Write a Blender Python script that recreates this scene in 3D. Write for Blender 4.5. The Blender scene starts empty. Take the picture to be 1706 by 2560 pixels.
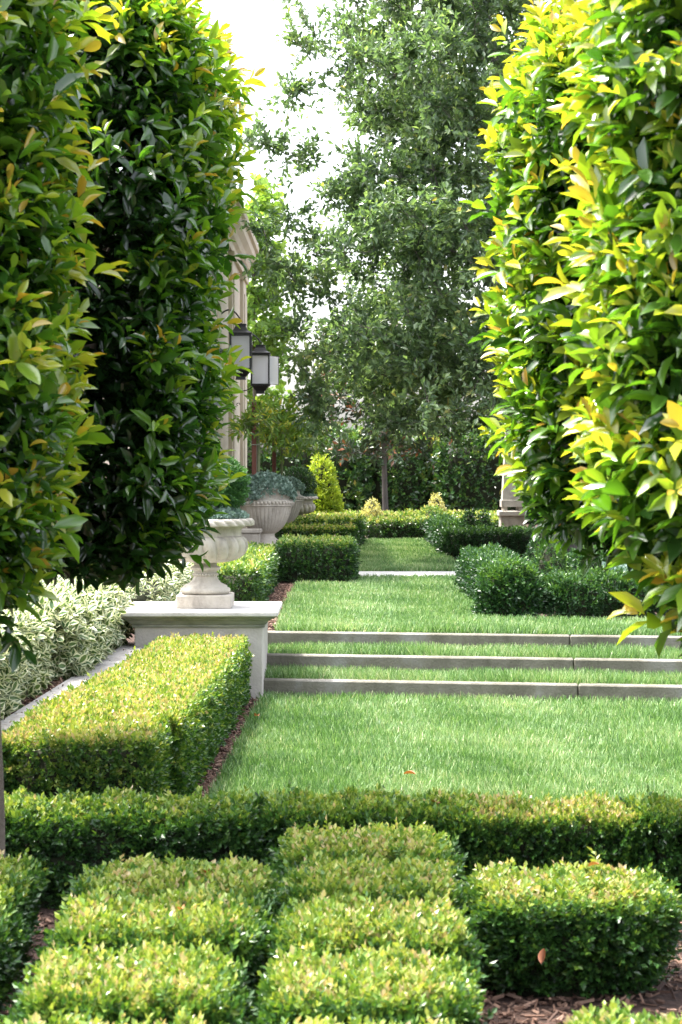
import bpy, math, random
import numpy as np

SC = bpy.context.scene
COL = SC.collection
rng = np.random.default_rng(11)
random.seed(5)
V3 = lambda *a: np.array(a, float)

# ------------------------------------------------------------------ camera, sky, sun, exposure
EYE = 1.55
cam_d = bpy.data.cameras.new('camera')
cam = bpy.data.objects.new('camera', cam_d); COL.objects.link(cam)
cam.location = (0, 0, EYE); cam.rotation_euler = (math.radians(90), 0, 0)
cam_d.sensor_fit = 'VERTICAL'; cam_d.sensor_height = 36; cam_d.sensor_width = 24
cam_d.lens = 67.3; cam_d.shift_y = -0.0432
cam_d.clip_start = 0.1; cam_d.clip_end = 1500
cam_d.dof.use_dof = True; cam_d.dof.focus_distance = 13.0; cam_d.dof.aperture_fstop = 9
SC.camera = cam

SUN_TO = V3(-0.42, 0.15, 1.0); SUN_TO /= np.linalg.norm(SUN_TO)
sun_el = math.asin(SUN_TO[2]); sun_az = math.atan2(SUN_TO[0], SUN_TO[1])
W = bpy.data.worlds.new('World'); SC.world = W; W.use_nodes = True
wn = W.node_tree; wn.nodes.clear()
w_out = wn.nodes.new('ShaderNodeOutputWorld'); w_bg = wn.nodes.new('ShaderNodeBackground')
w_sky = wn.nodes.new('ShaderNodeTexSky'); w_sky.sky_type = 'NISHITA'; w_sky.sun_disc = False
w_sky.sun_elevation = sun_el; w_sky.sun_rotation = sun_az
w_sky.air_density = 1.0; w_sky.dust_density = 5.0; w_sky.ozone_density = 1.0
w_hs = wn.nodes.new('ShaderNodeHueSaturation'); w_hs.inputs['Saturation'].default_value = 0.36
wn.links.new(w_sky.outputs[0], w_hs.inputs['Color']); wn.links.new(w_hs.outputs[0], w_bg.inputs['Color'])
w_bg.inputs['Strength'].default_value = 0.15
wn.links.new(w_bg.outputs[0], w_out.inputs['Surface'])

sun_d = bpy.data.lights.new('sun', 'SUN'); sun = bpy.data.objects.new('sun', sun_d); COL.objects.link(sun)
sun_d.energy = 2.1; sun_d.angle = math.radians(1.5); sun_d.color = (1.0, 0.95, 0.86)
from mathutils import Vector, Matrix
sun.rotation_euler = Vector(tuple(SUN_TO)).to_track_quat('Z', 'Y').to_euler()
sun.location = (-6, 6, 20)
SC.view_settings.view_transform = 'Standard'; SC.view_settings.look = 'None'
SC.view_settings.gamma = 1; SC.view_settings.use_curve_mapping = False
SC.view_settings.exposure = 2.58
SC.render.engine = 'CYCLES'
SC.cycles.max_bounces = 8; SC.cycles.transparent_max_bounces = 8
SC.cycles.use_denoising = True

# ------------------------------------------------------------------ materials
def new_mat(name):
    m = bpy.data.materials.new(name); m.use_nodes = True
    nt = m.node_tree; nt.nodes.clear()
    out = nt.nodes.new('ShaderNodeOutputMaterial')
    return m, nt, out

def ramp(nt, stops):
    r = nt.nodes.new('ShaderNodeValToRGB')
    e = r.color_ramp.elements
    while len(e) < len(stops): e.new(0.5)
    for i, (p, c) in enumerate(stops):
        e[i].position = p; e[i].color = (*c, 1)
    return r

def leaf_mat(name, stops, rough=0.42, trans=0.35, tcol=(1.5, 1.35, 0.6), spec=0.5):
    """stops: colours over the per-leaf 'age' attribute (0 old leaves and painted shade .. 1 new growth and painted sun)."""
    m, nt, out = new_mat(name)
    at = nt.nodes.new('ShaderNodeAttribute'); at.attribute_name = 'age'
    r = ramp(nt, stops); nt.links.new(at.outputs['Fac'], r.inputs['Fac'])
    p = nt.nodes.new('ShaderNodeBsdfPrincipled')
    p.inputs['Roughness'].default_value = rough
    p.inputs['Specular IOR Level'].default_value = spec
    nt.links.new(r.outputs[0], p.inputs['Base Color'])
    mul = nt.nodes.new('ShaderNodeMix'); mul.data_type = 'RGBA'; mul.blend_type = 'MULTIPLY'
    mul.inputs[0].default_value = 1.0
    nt.links.new(r.outputs[0], mul.inputs[6]); mul.inputs[7].default_value = (*tcol, 1)
    t = nt.nodes.new('ShaderNodeBsdfTranslucent'); nt.links.new(mul.outputs[2], t.inputs['Color'])
    mx = nt.nodes.new('ShaderNodeMixShader'); mx.inputs[0].default_value = trans
    nt.links.new(p.outputs[0], mx.inputs[1]); nt.links.new(t.outputs[0], mx.inputs[2])
    nt.links.new(mx.outputs[0], out.inputs['Surface'])
    return m

def solid_mat(name, c1, c2, scale=8, rough=0.8, bump=0.2, c3=None, stretch=(1, 1, 1), metallic=0, spec=0.4, fine=60):
    """two-scale noise between colours, fine bump"""
    m, nt, out = new_mat(name)
    tc = nt.nodes.new('ShaderNodeTexCoord'); mp = nt.nodes.new('ShaderNodeMapping')
    mp.inputs['Scale'].default_value = stretch
    nt.links.new(tc.outputs['Object'], mp.inputs['Vector'])
    n1 = nt.nodes.new('ShaderNodeTexNoise'); n1.inputs['Scale'].default_value = scale; n1.inputs['Detail'].default_value = 8
    n1.inputs['Roughness'].default_value = 0.65
    nt.links.new(mp.outputs[0], n1.inputs['Vector'])
    st = [(0.3, c1), (0.7, c2)] if c3 is None else [(0.25, c1), (0.52, c2), (0.75, c3)]
    r = ramp(nt, st); nt.links.new(n1.outputs['Fac'], r.inputs['Fac'])
    p = nt.nodes.new('ShaderNodeBsdfPrincipled'); p.inputs['Roughness'].default_value = rough
    p.inputs['Metallic'].default_value = metallic; p.inputs['Specular IOR Level'].default_value = spec
    nt.links.new(r.outputs[0], p.inputs['Base Color'])
    n2 = nt.nodes.new('ShaderNodeTexNoise'); n2.inputs['Scale'].default_value = fine; n2.inputs['Detail'].default_value = 6
    nt.links.new(tc.outputs['Object'], n2.inputs['Vector'])
    b = nt.nodes.new('ShaderNodeBump'); b.inputs['Strength'].default_value = bump; b.inputs['Distance'].default_value = 0.01
    nt.links.new(n2.outputs['Fac'], b.inputs['Height']); nt.links.new(b.outputs[0], p.inputs['Normal'])
    nt.links.new(p.outputs[0], out.inputs['Surface'])
    return m

M = {}
M['laurel'] = leaf_mat('laurel_leaf', [(0.0, (0.012, 0.032, 0.012)), (0.35, (0.028, 0.085, 0.014)), (0.60, (0.10, 0.225, 0.022)),
                                       (0.82, (0.26, 0.345, 0.035)), (0.93, (0.36, 0.36, 0.04)), (1.0, (0.44, 0.25, 0.05))], rough=0.22, trans=0.40, tcol=(1.4, 1.5, 0.5), spec=1.0)
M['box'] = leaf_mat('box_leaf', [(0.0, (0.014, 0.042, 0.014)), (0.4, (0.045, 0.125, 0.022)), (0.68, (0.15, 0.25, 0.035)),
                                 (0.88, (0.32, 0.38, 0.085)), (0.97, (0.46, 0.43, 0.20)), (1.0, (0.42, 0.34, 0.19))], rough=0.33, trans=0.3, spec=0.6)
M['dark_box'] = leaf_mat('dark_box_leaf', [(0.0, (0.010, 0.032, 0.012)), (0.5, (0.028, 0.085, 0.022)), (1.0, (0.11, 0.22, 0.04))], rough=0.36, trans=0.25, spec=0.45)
M['oak'] = leaf_mat('evergreen_leaf', [(0.0, (0.030, 0.064, 0.032)), (0.45, (0.115, 0.195, 0.09)), (0.8, (0.22, 0.315, 0.13)), (1.0, (0.38, 0.34, 0.09))],
                    rough=0.30, trans=0.46, tcol=(1.4, 1.4, 0.7), spec=0.85)
M['cream'] = leaf_mat('cream_leaf_margin', [(0.0, (0.52, 0.54, 0.36)), (1.0, (0.76, 0.76, 0.56))], rough=0.4, trans=0.25, tcol=(1.1, 1.1, 0.8))
M['vgreen'] = leaf_mat('variegated_leaf_centre', [(0.0, (0.03, 0.08, 0.025)), (1.0, (0.12, 0.20, 0.07))], rough=0.4, trans=0.25)
M['silver'] = leaf_mat('silver_leaf', [(0.0, (0.08, 0.15, 0.11)), (1.0, (0.30, 0.40, 0.34))], rough=0.55, trans=0.2, tcol=(1.1, 1.2, 1.0))
M['juniper'] = leaf_mat('juniper_leaf', [(0.0, (0.018, 0.07, 0.02)), (1.0, (0.07, 0.19, 0.04))], rough=0.5, trans=0.25)
M['lime'] = leaf_mat('lime_leaf', [(0.0, (0.12, 0.23, 0.02)), (1.0, (0.46, 0.55, 0.06))], rough=0.45, trans=0.35)
M['gold'] = leaf_mat('gold_leaf', [(0.0, (0.28, 0.30, 0.10)), (1.0, (0.56, 0.54, 0.27))], rough=0.5, trans=0.3)
M['citrus'] = leaf_mat('citrus_leaf', [(0.0, (0.04, 0.11, 0.025)), (0.7, (0.15, 0.27, 0.04)), (1.0, (0.42, 0.40, 0.05))], rough=0.35, trans=0.4)
M['pear'] = leaf_mat('light_green_leaf', [(0.0, (0.08, 0.19, 0.04)), (1.0, (0.28, 0.44, 0.09))], rough=0.4, trans=0.42)
M['magnolia'] = leaf_mat('magnolia_leaf', [(0.0, (0.02, 0.05, 0.02)), (0.6, (0.05, 0.09, 0.035)), (0.75, (0.16, 0.08, 0.04)), (1.0, (0.38, 0.14, 0.06))], rough=0.35, trans=0.2, tcol=(1.2, 1, .6))
M['backhedge'] = leaf_mat('screen_hedge_leaf', [(0.0, (0.012, 0.034, 0.012)), (0.5, (0.035, 0.10, 0.024)), (0.8, (0.11, 0.21, 0.04)), (1.0, (0.32, 0.32, 0.10))], rough=0.3, trans=0.28, spec=0.6)
M['grass'] = leaf_mat('grass_blade', [(0.0, (0.030, 0.085, 0.020)), (0.45, (0.102, 0.21, 0.052)), (0.75, (0.225, 0.345, 0.14)), (1.0, (0.42, 0.44, 0.26))],
                      rough=0.42, trans=0.28, tcol=(1.2, 1.25, 0.7), spec=0.6)
M['dead'] = leaf_mat('dry_leaf', [(0.0, (0.15, 0.030, 0.005)), (1.0, (0.30, 0.14, 0.055))], rough=0.6, trans=0.2)
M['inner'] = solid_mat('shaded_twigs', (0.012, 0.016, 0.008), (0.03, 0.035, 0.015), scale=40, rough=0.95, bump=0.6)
M['bark'] = solid_mat('bark', (0.07, 0.055, 0.045), (0.17, 0.14, 0.115), scale=14, rough=0.9, bump=0.7, stretch=(1, 1, 0.25))
M['greybark'] = solid_mat('grey_bark', (0.05, 0.045, 0.04), (0.12, 0.105, 0.095), scale=14, rough=0.9, bump=0.7, stretch=(1, 1, 0.3))
M['greenstem'] = solid_mat('green_stem', (0.10, 0.13, 0.06), (0.2, 0.22, 0.12), scale=14, rough=0.8, bump=0.3)
M['limestone'] = solid_mat('limestone', (0.17, 0.15, 0.125), (0.41, 0.37, 0.315), scale=7, rough=0.9, bump=0.5, c3=(0.50, 0.455, 0.395), stretch=(1, 1, .45))
M['greystone'] = solid_mat('weathered_cap_stone', (0.26, 0.245, 0.225), (0.47, 0.45, 0.43), scale=5, rough=0.85, bump=0.3, c3=(0.38, 0.36, 0.34))
M['moulding'] = solid_mat('banded_moulding_stone', (0.15, 0.155, 0.125), (0.34, 0.33, 0.29), scale=6, rough=0.9, bump=0.3, stretch=(1, 1, 4))  # darker and greener than the cap, in level bands
M['render'] = solid_mat('lime_plaster', (0.31, 0.275, 0.25), (0.47, 0.43, 0.40), scale=3.2, rough=0.9, bump=0.35, c3=(0.40, 0.365, 0.335))
M['concrete'] = solid_mat('stained_concrete', (0.05, 0.047, 0.03), (0.145, 0.135, 0.11), scale=3.0, rough=0.9, bump=0.5, c3=(0.235, 0.23, 0.225), stretch=(1, 1, .6))
M['path'] = solid_mat('pale_paving', (0.50, 0.48, 0.46), (0.62, 0.60, 0.57), scale=4, rough=0.8, bump=0.15)
M['kerb'] = solid_mat('kerb_stone', (0.22, 0.205, 0.19), (0.42, 0.40, 0.385), scale=18, rough=0.9, bump=0.4)
M['mulch'] = solid_mat('mulch_soil', (0.022, 0.013, 0.010), (0.085, 0.047, 0.035), scale=45, rough=0.95, bump=0.9, fine=90)
M['chip'] = leaf_mat('bark_chip', [(0.0, (0.045, 0.024, 0.018)), (0.6, (0.14, 0.075, 0.05)), (1.0, (0.30, 0.19, 0.14))], rough=0.85, trans=0.0)
M['turf'] = solid_mat('turf_soil', (0.02, 0.045, 0.012), (0.05, 0.09, 0.022), scale=20, rough=0.95, bump=0.6)
M['iron'] = solid_mat('black_iron', (0.012, 0.012, 0.014), (0.022, 0.022, 0.024), scale=20, rough=0.45, bump=0.1)
M['stake'] = solid_mat('rust_brown_wood', (0.085, 0.028, 0.018), (0.15, 0.052, 0.035), scale=10, rough=0.7, bump=0.2, stretch=(4, 4, .4))
M['tie'] = solid_mat('green_tie', (0.2, 0.22, 0.18), (0.25, 0.27, 0.22), rough=0.6)
M['wall'] = solid_mat('cream_stone_wall', (0.50, 0.42, 0.33), (0.62, 0.54, 0.44), scale=1.5, rough=0.85, bump=0.15)
M['fitting'] = solid_mat('candle_white', (0.55, 0.52, 0.45), (0.6, 0.57, 0.5), rough=0.5)
def glass_mat():
    m, nt, out = new_mat('seeded_glass')
    p = nt.nodes.new('ShaderNodeBsdfPrincipled'); p.inputs['Roughness'].default_value = 0.12
    p.inputs['Base Color'].default_value = (0.86, 0.86, 0.89, 1)  # milky white stands in for bright sky seen through the pane
    t = nt.nodes.new('ShaderNodeBsdfTranslucent'); t.inputs['Color'].default_value = (0.9, 0.9, 0.93, 1)
    tr = nt.nodes.new('ShaderNodeBsdfTransparent'); tr.inputs['Color'].default_value = (0.95, 0.95, 0.97, 1)
    n = nt.nodes.new('ShaderNodeTexNoise'); n.inputs['Scale'].default_value = 60
    b = nt.nodes.new('ShaderNodeBump'); b.inputs['Strength'].default_value = 0.2
    nt.links.new(n.outputs['Fac'], b.inputs['Height']); nt.links.new(b.outputs[0], p.inputs['Normal'])
    m1 = nt.nodes.new('ShaderNodeMixShader'); m1.inputs[0].default_value = 0.52
    m2 = nt.nodes.new('ShaderNodeMixShader'); m2.inputs[0].default_value = 0.36
    nt.links.new(p.outputs[0], m1.inputs[1]); nt.links.new(t.outputs[0], m1.inputs[2])
    nt.links.new(m1.outputs[0], m2.inputs[1]); nt.links.new(tr.outputs[0], m2.inputs[2])
    nt.links.new(m2.outputs[0], out.inputs['Surface'])
    return m
M['glass'] = glass_mat()

# ------------------------------------------------------------------ mesh helpers
class Acc:
    """collects triangles/quads with a material slot and an 'age' value"""
    def __init__(s): s.v = []; s.f = []; s.mi = []; s.age = []; s.n = 0; s.sm = []
    def add(s, v, f, mi=0, age=0.5, smooth=False):
        v = np.asarray(v, float).reshape(-1, 3); f = np.asarray(f, int)
        if f.shape[1] == 3: f = np.concatenate([f, np.full((len(f), 1), -1)], 1)
        s.v.append(v); fo = np.where(f >= 0, f + s.n, -1); s.f.append(fo); s.n += len(v)
        s.mi.append(np.broadcast_to(np.asarray(mi), (len(f),)).copy())
        s.age.append(np.broadcast_to(np.asarray(age, float), (len(v),)).copy())
        s.sm.append(np.full(len(f), smooth))
    def mesh(s, name, mats):
        v = np.concatenate(s.v); f = np.concatenate(s.f); mi = np.concatenate(s.mi); age = np.concatenate(s.age); sm = np.concatenate(s.sm)
        me = bpy.data.meshes.new(name)
        me.vertices.add(len(v)); me.vertices.foreach_set('co', v.ravel())
        mask = f >= 0
        tot = mask.sum(1); loops = f[mask]
        start = np.concatenate([[0], np.cumsum(tot)[:-1]])
        me.loops.add(len(loops)); me.loops.foreach_set('vertex_index', loops.astype(np.int32))
        me.polygons.add(len(f)); me.polygons.foreach_set('loop_start', start.astype(np.int32))
        me.polygons.foreach_set('loop_total', tot.astype(np.int32))
        me.polygons.foreach_set('material_index', mi.astype(np.int32))
        me.polygons.foreach_set('use_smooth', sm)
        a = me.attributes.new('age', 'FLOAT', 'POINT'); a.data.foreach_set('value', age.astype(np.float32))
        me.update(calc_edges=True)
        for m in (mats if isinstance(mats, (list, tuple)) else [mats]): me.materials.append(m)
        return me

def link(name, me, parent=None, loc=None):
    o = bpy.data.objects.new(name, me); COL.objects.link(o)
    if parent is not None: o.parent = parent
    if loc is not None: o.location = loc
    return o
def part(name, acc, mats, parent=None, loc=None, stuff=False):
    o = link(name, acc.mesh(name, mats), parent, loc)
    if stuff: o['kind'] = 'stuff'
    return o
def tag(o, label, cat, group=None):
    o['label'] = label; o['category'] = cat
    if group: o['group'] = group
    return o
def thing(name, label, cat, loc=(0, 0, 0), rz=0, group=None):
    o = bpy.data.objects.new(name, None); COL.objects.link(o); o.empty_display_size = 0.1
    o.location = loc; o.rotation_euler = (0, 0, rz)
    return tag(o, label, cat, group)
def structure(o): o['kind'] = 'structure'; return o

def box(acc, x0, x1, y0, y1, z0, z1, mi=0, bevel=0.0, taper=1.0):
    """bevelled box (chamfered vertical and top edges)"""
    if bevel <= 0:
        v = [(x0, y0, z0), (x1, y0, z0), (x1, y1, z0), (x0, y1, z0), (x0, y0, z1), (x1, y0, z1), (x1, y1, z1), (x0, y1, z1)]
        f = [(0, 3, 2, 1), (4, 5, 6, 7), (0, 1, 5, 4), (1, 2, 6, 5), (2, 3, 7, 6), (3, 0, 4, 7)]
        acc.add(v, f, mi); return
    b = bevel
    def ring(z, i):
        return [(x0 + i + b, y0 + i, z), (x1 - i - b, y0 + i, z), (x1 - i, y0 + i + b, z), (x1 - i, y1 - i - b, z),
                (x1 - i - b, y1 - i, z), (x0 + i + b, y1 - i, z), (x0 + i, y1 - i - b, z), (x0 + i, y0 + i + b, z)]
    v = ring(z0 + b, 0) + ring(z1 - b, 0) + ring(z1, b) + ring(z0, b)
    f = []
    for k in range(8):
        j = (k + 1) % 8
        f += [(k, j, 8 + j, 8 + k), (8 + k, 8 + j, 16 + j, 16 + k), (24 + k, 24 + j, j, k)]
    acc.add(v, f, mi)
    acc.add(ring(z1, b), [(0, 1, 2, 3), (0, 3, 4, 7), (4, 5, 6, 7)], mi)
    acc.add(ring(z0, b), [(3, 2, 1, 0), (7, 4, 3, 0), (7, 6, 5, 4)], mi)

def tube(acc, pts, rad, n=8, mi=0, age=0.5, caps=True):
    pts = np.asarray(pts, float); m = len(pts)
    rad = np.broadcast_to(np.asarray(rad, float), (m,))
    T = np.gradient(pts, axis=0); T /= np.linalg.norm(T, axis=1)[:, None] + 1e-9
    up = V3(0, 0, 1) if abs(T[0, 2]) < 0.9 else V3(1, 0, 0)
    a = np.cross(T, up); a /= np.linalg.norm(a, axis=1)[:, None] + 1e-9
    b = np.cross(T, a)
    th = np.linspace(0, 2 * np.pi, n, endpoint=False)
    ring = pts[:, None] + rad[:, None, None] * (np.cos(th)[None, :, None] * a[:, None] + np.sin(th)[None, :, None] * b[:, None])
    idx = np.arange(m * n).reshape(m, n); nx = np.roll(idx, -1, axis=1)
    f = np.stack([idx[:-1], nx[:-1], nx[1:], idx[1:]], -1).reshape(-1, 4)
    acc.add(ring.reshape(-1, 3), f, mi, age, True)
    if caps:
        for r in (ring[0], ring[-1]):
            acc.add(np.vstack([r, r.mean(0)]), [(k, (k + 1) % n, n) for k in range(n)], mi, age, True)

def lathe(acc, prof, n=48, mod=None, mi=0, centre=(0, 0), smooth=True, close_bottom=True):
    """prof: list of (r,z); mod(theta,t,r,z)->r multiplier"""
    prof = np.asarray(prof, float); m = len(prof)
    th = np.linspace(0, 2 * np.pi, n, endpoint=False)
    R = np.repeat(prof[:, :1], n, 1); Z = np.repeat(prof[:, 1:], n, 1)
    if mod is not None: R = R * mod(th[None, :], np.arange(m)[:, None], R, Z)
    v = np.stack([centre[0] + R * np.cos(th), centre[1] + R * np.sin(th), Z], -1)
    idx = np.arange(m * n).reshape(m, n); nx = np.roll(idx, -1, axis=1)
    f = np.stack([idx[:-1], nx[:-1], nx[1:], idx[1:]], -1).reshape(-1, 4)
    acc.add(v.reshape(-1, 3), f, mi, 0.5, smooth)

def smooth_profile(pts, k=6):
    """Catmull-Rom through (r,z) points"""
    p = np.asarray(pts, float); q = np.vstack([2 * p[0] - p[1], p, 2 * p[-1] - p[-2]]); out = []
    for i in range(1, len(q) - 2):
        for t in np.linspace(0, 1, k, endpoint=False):
            a, b, c, d = q[i - 1], q[i], q[i + 1], q[i + 2]
            out.append(0.5 * ((2 * b) + (-a + c) * t + (2 * a - 5 * b + 4 * c - d) * t * t + (-a + 3 * b - 3 * c + d) * t ** 3))
    out.append(p[-1]); return np.array(out)

def sheet(name, poly, z, mat, kind='structure', skirt=None):
    """flat polygon (fan-safe for the simple shapes used here) via bmesh triangulation"""
    import bmesh
    bm = bmesh.new(); vs = [bm.verts.new((x, y, z)) for x, y in poly]
    f = bm.faces.new(vs)
    if f.calc_center_median() is not None and f.normal.z < 0: f.normal_flip()
    bm.normal_update()
    if f.normal.z < 0: f.normal_flip()
    if skirt is not None:
        lo = [bm.verts.new((x, y, skirt)) for x, y in poly]
        for i in range(len(vs)):
            j = (i + 1) % len(vs); bm.faces.new((vs[i], vs[j], lo[j], lo[i]))
    bmesh.ops.triangulate(bm, faces=[f])
    me = bpy.data.meshes.new(name); bm.to_mesh(me); bm.free(); me.materials.append(mat)
    o = link(name, me)
    if kind: o['kind'] = kind
    return o

# ------------------------------------------------------------------ foliage helpers
def unit(a): return a / (np.linalg.norm(a, axis=-1, keepdims=True) + 1e-9)
def rnd_dir(n, r=rng): return unit(r.normal(size=(n, 3)))
def wobble(P, s=1.0, k=0.0):
    x, y, z = P[..., 0] * s, P[..., 1] * s, P[..., 2] * s
    return (np.sin(3.1 * x + 1.7 * y + k) + np.sin(2.3 * y - 2.9 * z + 2 * k) + np.sin(3.7 * z + 1.3 * x + 3 * k)) / 3

# leaf templates: local x = width, y = length (0..1), z = normal
T_DIAMOND = (np.array([(0, 0, 0), (-.5, .48, .10), (0, 1, 0), (.5, .48, .10)]), np.array([(0, 2, 1), (0, 3, 2)]), None)
def laurel_tmpl(c=0.22, fold=.12):
    mid = [(0, 0, 0), (0, .50, -c * .25), (0, 1, -c)]
    L = [(-.42, .30, fold - c * .1), (-.46, .68, fold - c * .46)]; R = [(.42, .30, fold - c * .1), (.46, .68, fold - c * .46)]
    v = np.array(mid + L + R)
    f = np.array([(0, 1, 3), (1, 4, 3), (1, 2, 4), (0, 5, 1), (1, 5, 6), (1, 6, 2)])
    return v, f, None
T_LAUREL = laurel_tmpl()
def fine_leaf(c, fold, wide=.6):
    """a finer leaf for the single leaves: 7 stations, folded along the midrib, curled"""
    ts = np.array([0, .12, .28, .46, .64, .80, .93, 1.0])
    w = np.array([.03, .24, .40, .49, .50, .38, .18, 0.0])
    mid = np.stack([0 * ts, ts, -c * ts ** 2], 1)
    Lh = np.stack([-w, ts, -c * ts ** 2 + fold * w * 2], 1); Rh = Lh * [-1, 1, 1]
    v = np.vstack([mid, Lh, Rh]); n = len(ts); f = []
    for i in range(n - 1):
        f += [(i, i + 1, n + i + 1, n + i), (i + 1, i, 2 * n + i, 2 * n + i + 1)]
    return v, np.array(f)
def varieg_tmpl():
    # green centre lozenge, cream margin
    ts = np.array([0, .25, .55, .8, 1.0]); w = np.array([0.02, .36, .5, .36, 0]); wi = w * .58
    z = -.15 * ts ** 2
    mid = np.stack([0 * ts, ts, z], 1); il = np.stack([-wi, ts * .96 + .01, z + .05], 1); ol = np.stack([-w, ts, z + .1], 1)
    v = np.vstack([mid, il, ol, il * [-1, 1, 1], ol * [-1, 1, 1]]); f = []; mi = []
    for i in range(4):
        for s, (a, b) in enumerate(((5, 10), (15, 20))):
            q = [(i, i + 1, a + i + 1, a + i), (a + i, a + i + 1, b + i + 1, b + i)]
            if s: q = [t[::-1] for t in q]
            f += q; mi += [0, 1]
    return v, np.array(f), np.array(mi)
T_VAR = varieg_tmpl()
T_VAR_LOW = (np.array([(0, 0, 0), (0, 1, -.15), (-.26, .5, .0), (.26, .5, .0), (-.5, .52, .08), (.5, .52, .08)]),
             np.array([(0, 3, 1, 2), (0, 2, 1, 4), (0, 5, 1, 3)]), np.array([0, 1, 1]))

def frames(D, N):
    D = unit(D); X = unit(np.cross(D, N)); Z = np.cross(X, D)
    return np.stack([X, D, Z], -1)         # columns

def place(acc, tmpl, P, D, N, L, Wd, age, mi=0, smooth=False):
    tv, tf, tm = tmpl
    n = len(P); L = np.broadcast_to(L, (n,)); Wd = np.broadcast_to(Wd, (n,)); age = np.broadcast_to(age, (n,))
    F = frames(D, N)
    loc = tv[None] * np.stack([Wd, L, L], -1)[:, None, :]
    v = np.einsum('nij,nkj->nki', F, loc) + P[:, None]
    k = len(tv)
    f = (tf[None] + (np.arange(n) * k)[:, None, None]).reshape(-1, tf.shape[1])
    m = mi if tm is None else np.tile(tm, n)
    acc.add(v.reshape(-1, 3), f, m, np.repeat(age, k), smooth)

def rbox(n, hx, hy, h, r, seed, under=0.0, bumpy=0.02, sides=1.0):
    """points and normals on a rounded, slightly uneven box standing on z=0 (no bottom)"""
    g = np.random.default_rng(seed)
    areas = np.array([4 * hx * hy, 2 * hx * h * sides, 2 * hx * h * sides, 2 * hy * h * sides, 2 * hy * h * sides])
    w = g.choice(5, n, p=areas / areas.sum())
    u = g.uniform(-1, 1, n); v = g.uniform(-1, 1, n); z = g.uniform(0, 1, n)
    P = np.empty((n, 3))
    P[:, 0] = np.select([w == 0, w == 1, w == 2, w == 3], [u * hx, u * hx, u * hx, -hx], hx)
    P[:, 1] = np.select([w == 0, w == 1, w == 2], [v * hy, -hy, hy], u * hy)
    P[:, 2] = np.where(w == 0, h, z * h)
    lo = np.array([-(hx - r), -(hy - r), -1]); hi = np.array([hx - r, hy - r, h - r])
    Q = np.clip(P, lo, hi); N = unit(P - Q + 1e-6); P = Q + N * r
    P = P + N * (bumpy * wobble(P, 9 / max(hx, .3) * .3 + 6, seed))[:, None]
    if under:
        s = 1 - under * np.clip(1 - P[:, 2] / h, 0, 1) ** 1.6
        P[:, 0] *= s; P[:, 1] *= s
    return P, N, w

def core_box(acc, hx, hy, h, r, mi, under=0.0):
    """lumpy dark solid standing in for inner twigs, added to block light"""
    nu, nv = 14, 9
    u = np.linspace(0, 2 * np.pi, nu, endpoint=False); t = np.linspace(0, np.pi / 2, nv)
    c, s = np.cos(u), np.sin(u)
    pw = lambda q, e: np.sign(q) * np.abs(q) ** e
    X = hx * np.outer(pw(np.cos(t), .3), pw(c, .4)); Y = hy * np.outer(pw(np.cos(t), .3), pw(s, .4)); Z = np.outer(h * pw(np.sin(t), .3), np.ones(nu))
    sc = 1 - under * np.clip(1 - Z / h, 0, 1) ** 1.6
    v = np.stack([X * sc, Y * sc, Z], -1).reshape(-1, 3)
    idx = np.arange(nu * nv).reshape(nv, nu); nx = np.roll(idx, -1, 1)
    acc.add(v, np.stack([idx[:-1], nx[:-1], nx[1:], idx[1:]], -1).reshape(-1, 4), mi, 0, True)

def sprigs(acc, P, N, g, nl, stem, L, Wr, age, up=0.5, spread=0.9, mi=0, tmpl=T_DIAMOND, jit=0.5):
    """at each point a short shoot that carries nl leaves; age: array per point"""
    n = len(P)
    D = unit(N + jit * g.normal(size=(n, 3)) * .8 + up * V3(0, 0, 1))
    A = unit(np.cross(D, g.normal(size=(n, 3)))); B = np.cross(D, A)
    S = g.uniform(.7, 1.3, n)
    for k in range(nl):
        t = (k + .5) / nl
        ph = k * 2.4 + g.uniform(0, .8, n)
        out = np.cos(ph)[:, None] * A + np.sin(ph)[:, None] * B
        o = spread * (1 - .65 * t)
        ld = unit(D * (1 - o * .55) + out * o + .15 * g.normal(size=(n, 3)))
        p = P + D * (stem * S * t)[:, None]
        nn = unit(D * .9 + .35 * g.normal(size=(n, 3)) - ld * .1)
        l = L * S * g.uniform(.75, 1.2, n)
        place(acc, tmpl, p, ld, nn, l, l * Wr, np.clip(age + .12 * (t - .5) + g.normal(0, .12, n), 0, 1), mi)

# ================================================================== GROUND AND STEPS
ZU = 0.34
sheet('ground', [(-150, -30), (150, -30), (150, 300), (-150, 300)], -0.03, M['mulch'])
SK = math.atan2(-0.41, 2.75)                     # the step line runs a little towards the camera on the right
def along(x0, y0, s, off=0.0):                   # point s metres along a step line
    c, n = math.cos(SK), math.sin(SK)
    return (x0 + c * s - n * off, y0 + n * s + c * off)
STEP = [(-0.56, 13.0, 0.0, 0.112), (-0.56, 13.57, 0.112, 0.226), (-0.56, 14.13, 0.226, 0.34)]
lawn_lo = [(-0.66, 7.0), (12, 7.0), along(*STEP[0][:2], 12), (-0.53, 13.0), (-0.535, 12.86), (-0.56, 12.6), (-0.60, 9.9)]
sheet('lawn', lawn_lo, 0.0, M['turf'])
sheet('mulch_bed', [(-30, -6), (30, -6), (30, 6.996), (-0.664, 6.996), (-0.604, 9.9), (-0.563, 12.6), (-0.54, 12.9), (-1.38, 12.9), (-1.5, 7.6), (-30, 7.6)], -0.006, M['mulch'])
upper = [(-120, 7.6), (-1.56, 7.6), (-1.40, 13.0), (-0.75, 13.0), (-0.75, 13.9), (-0.6, 14.2), along(*STEP[2][:2], 12, .06), (150, 12.2), (150, 290), (-120, 290)]
sheet('terrace', upper, ZU - 0.012, M['mulch'], skirt=-0.02)
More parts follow.
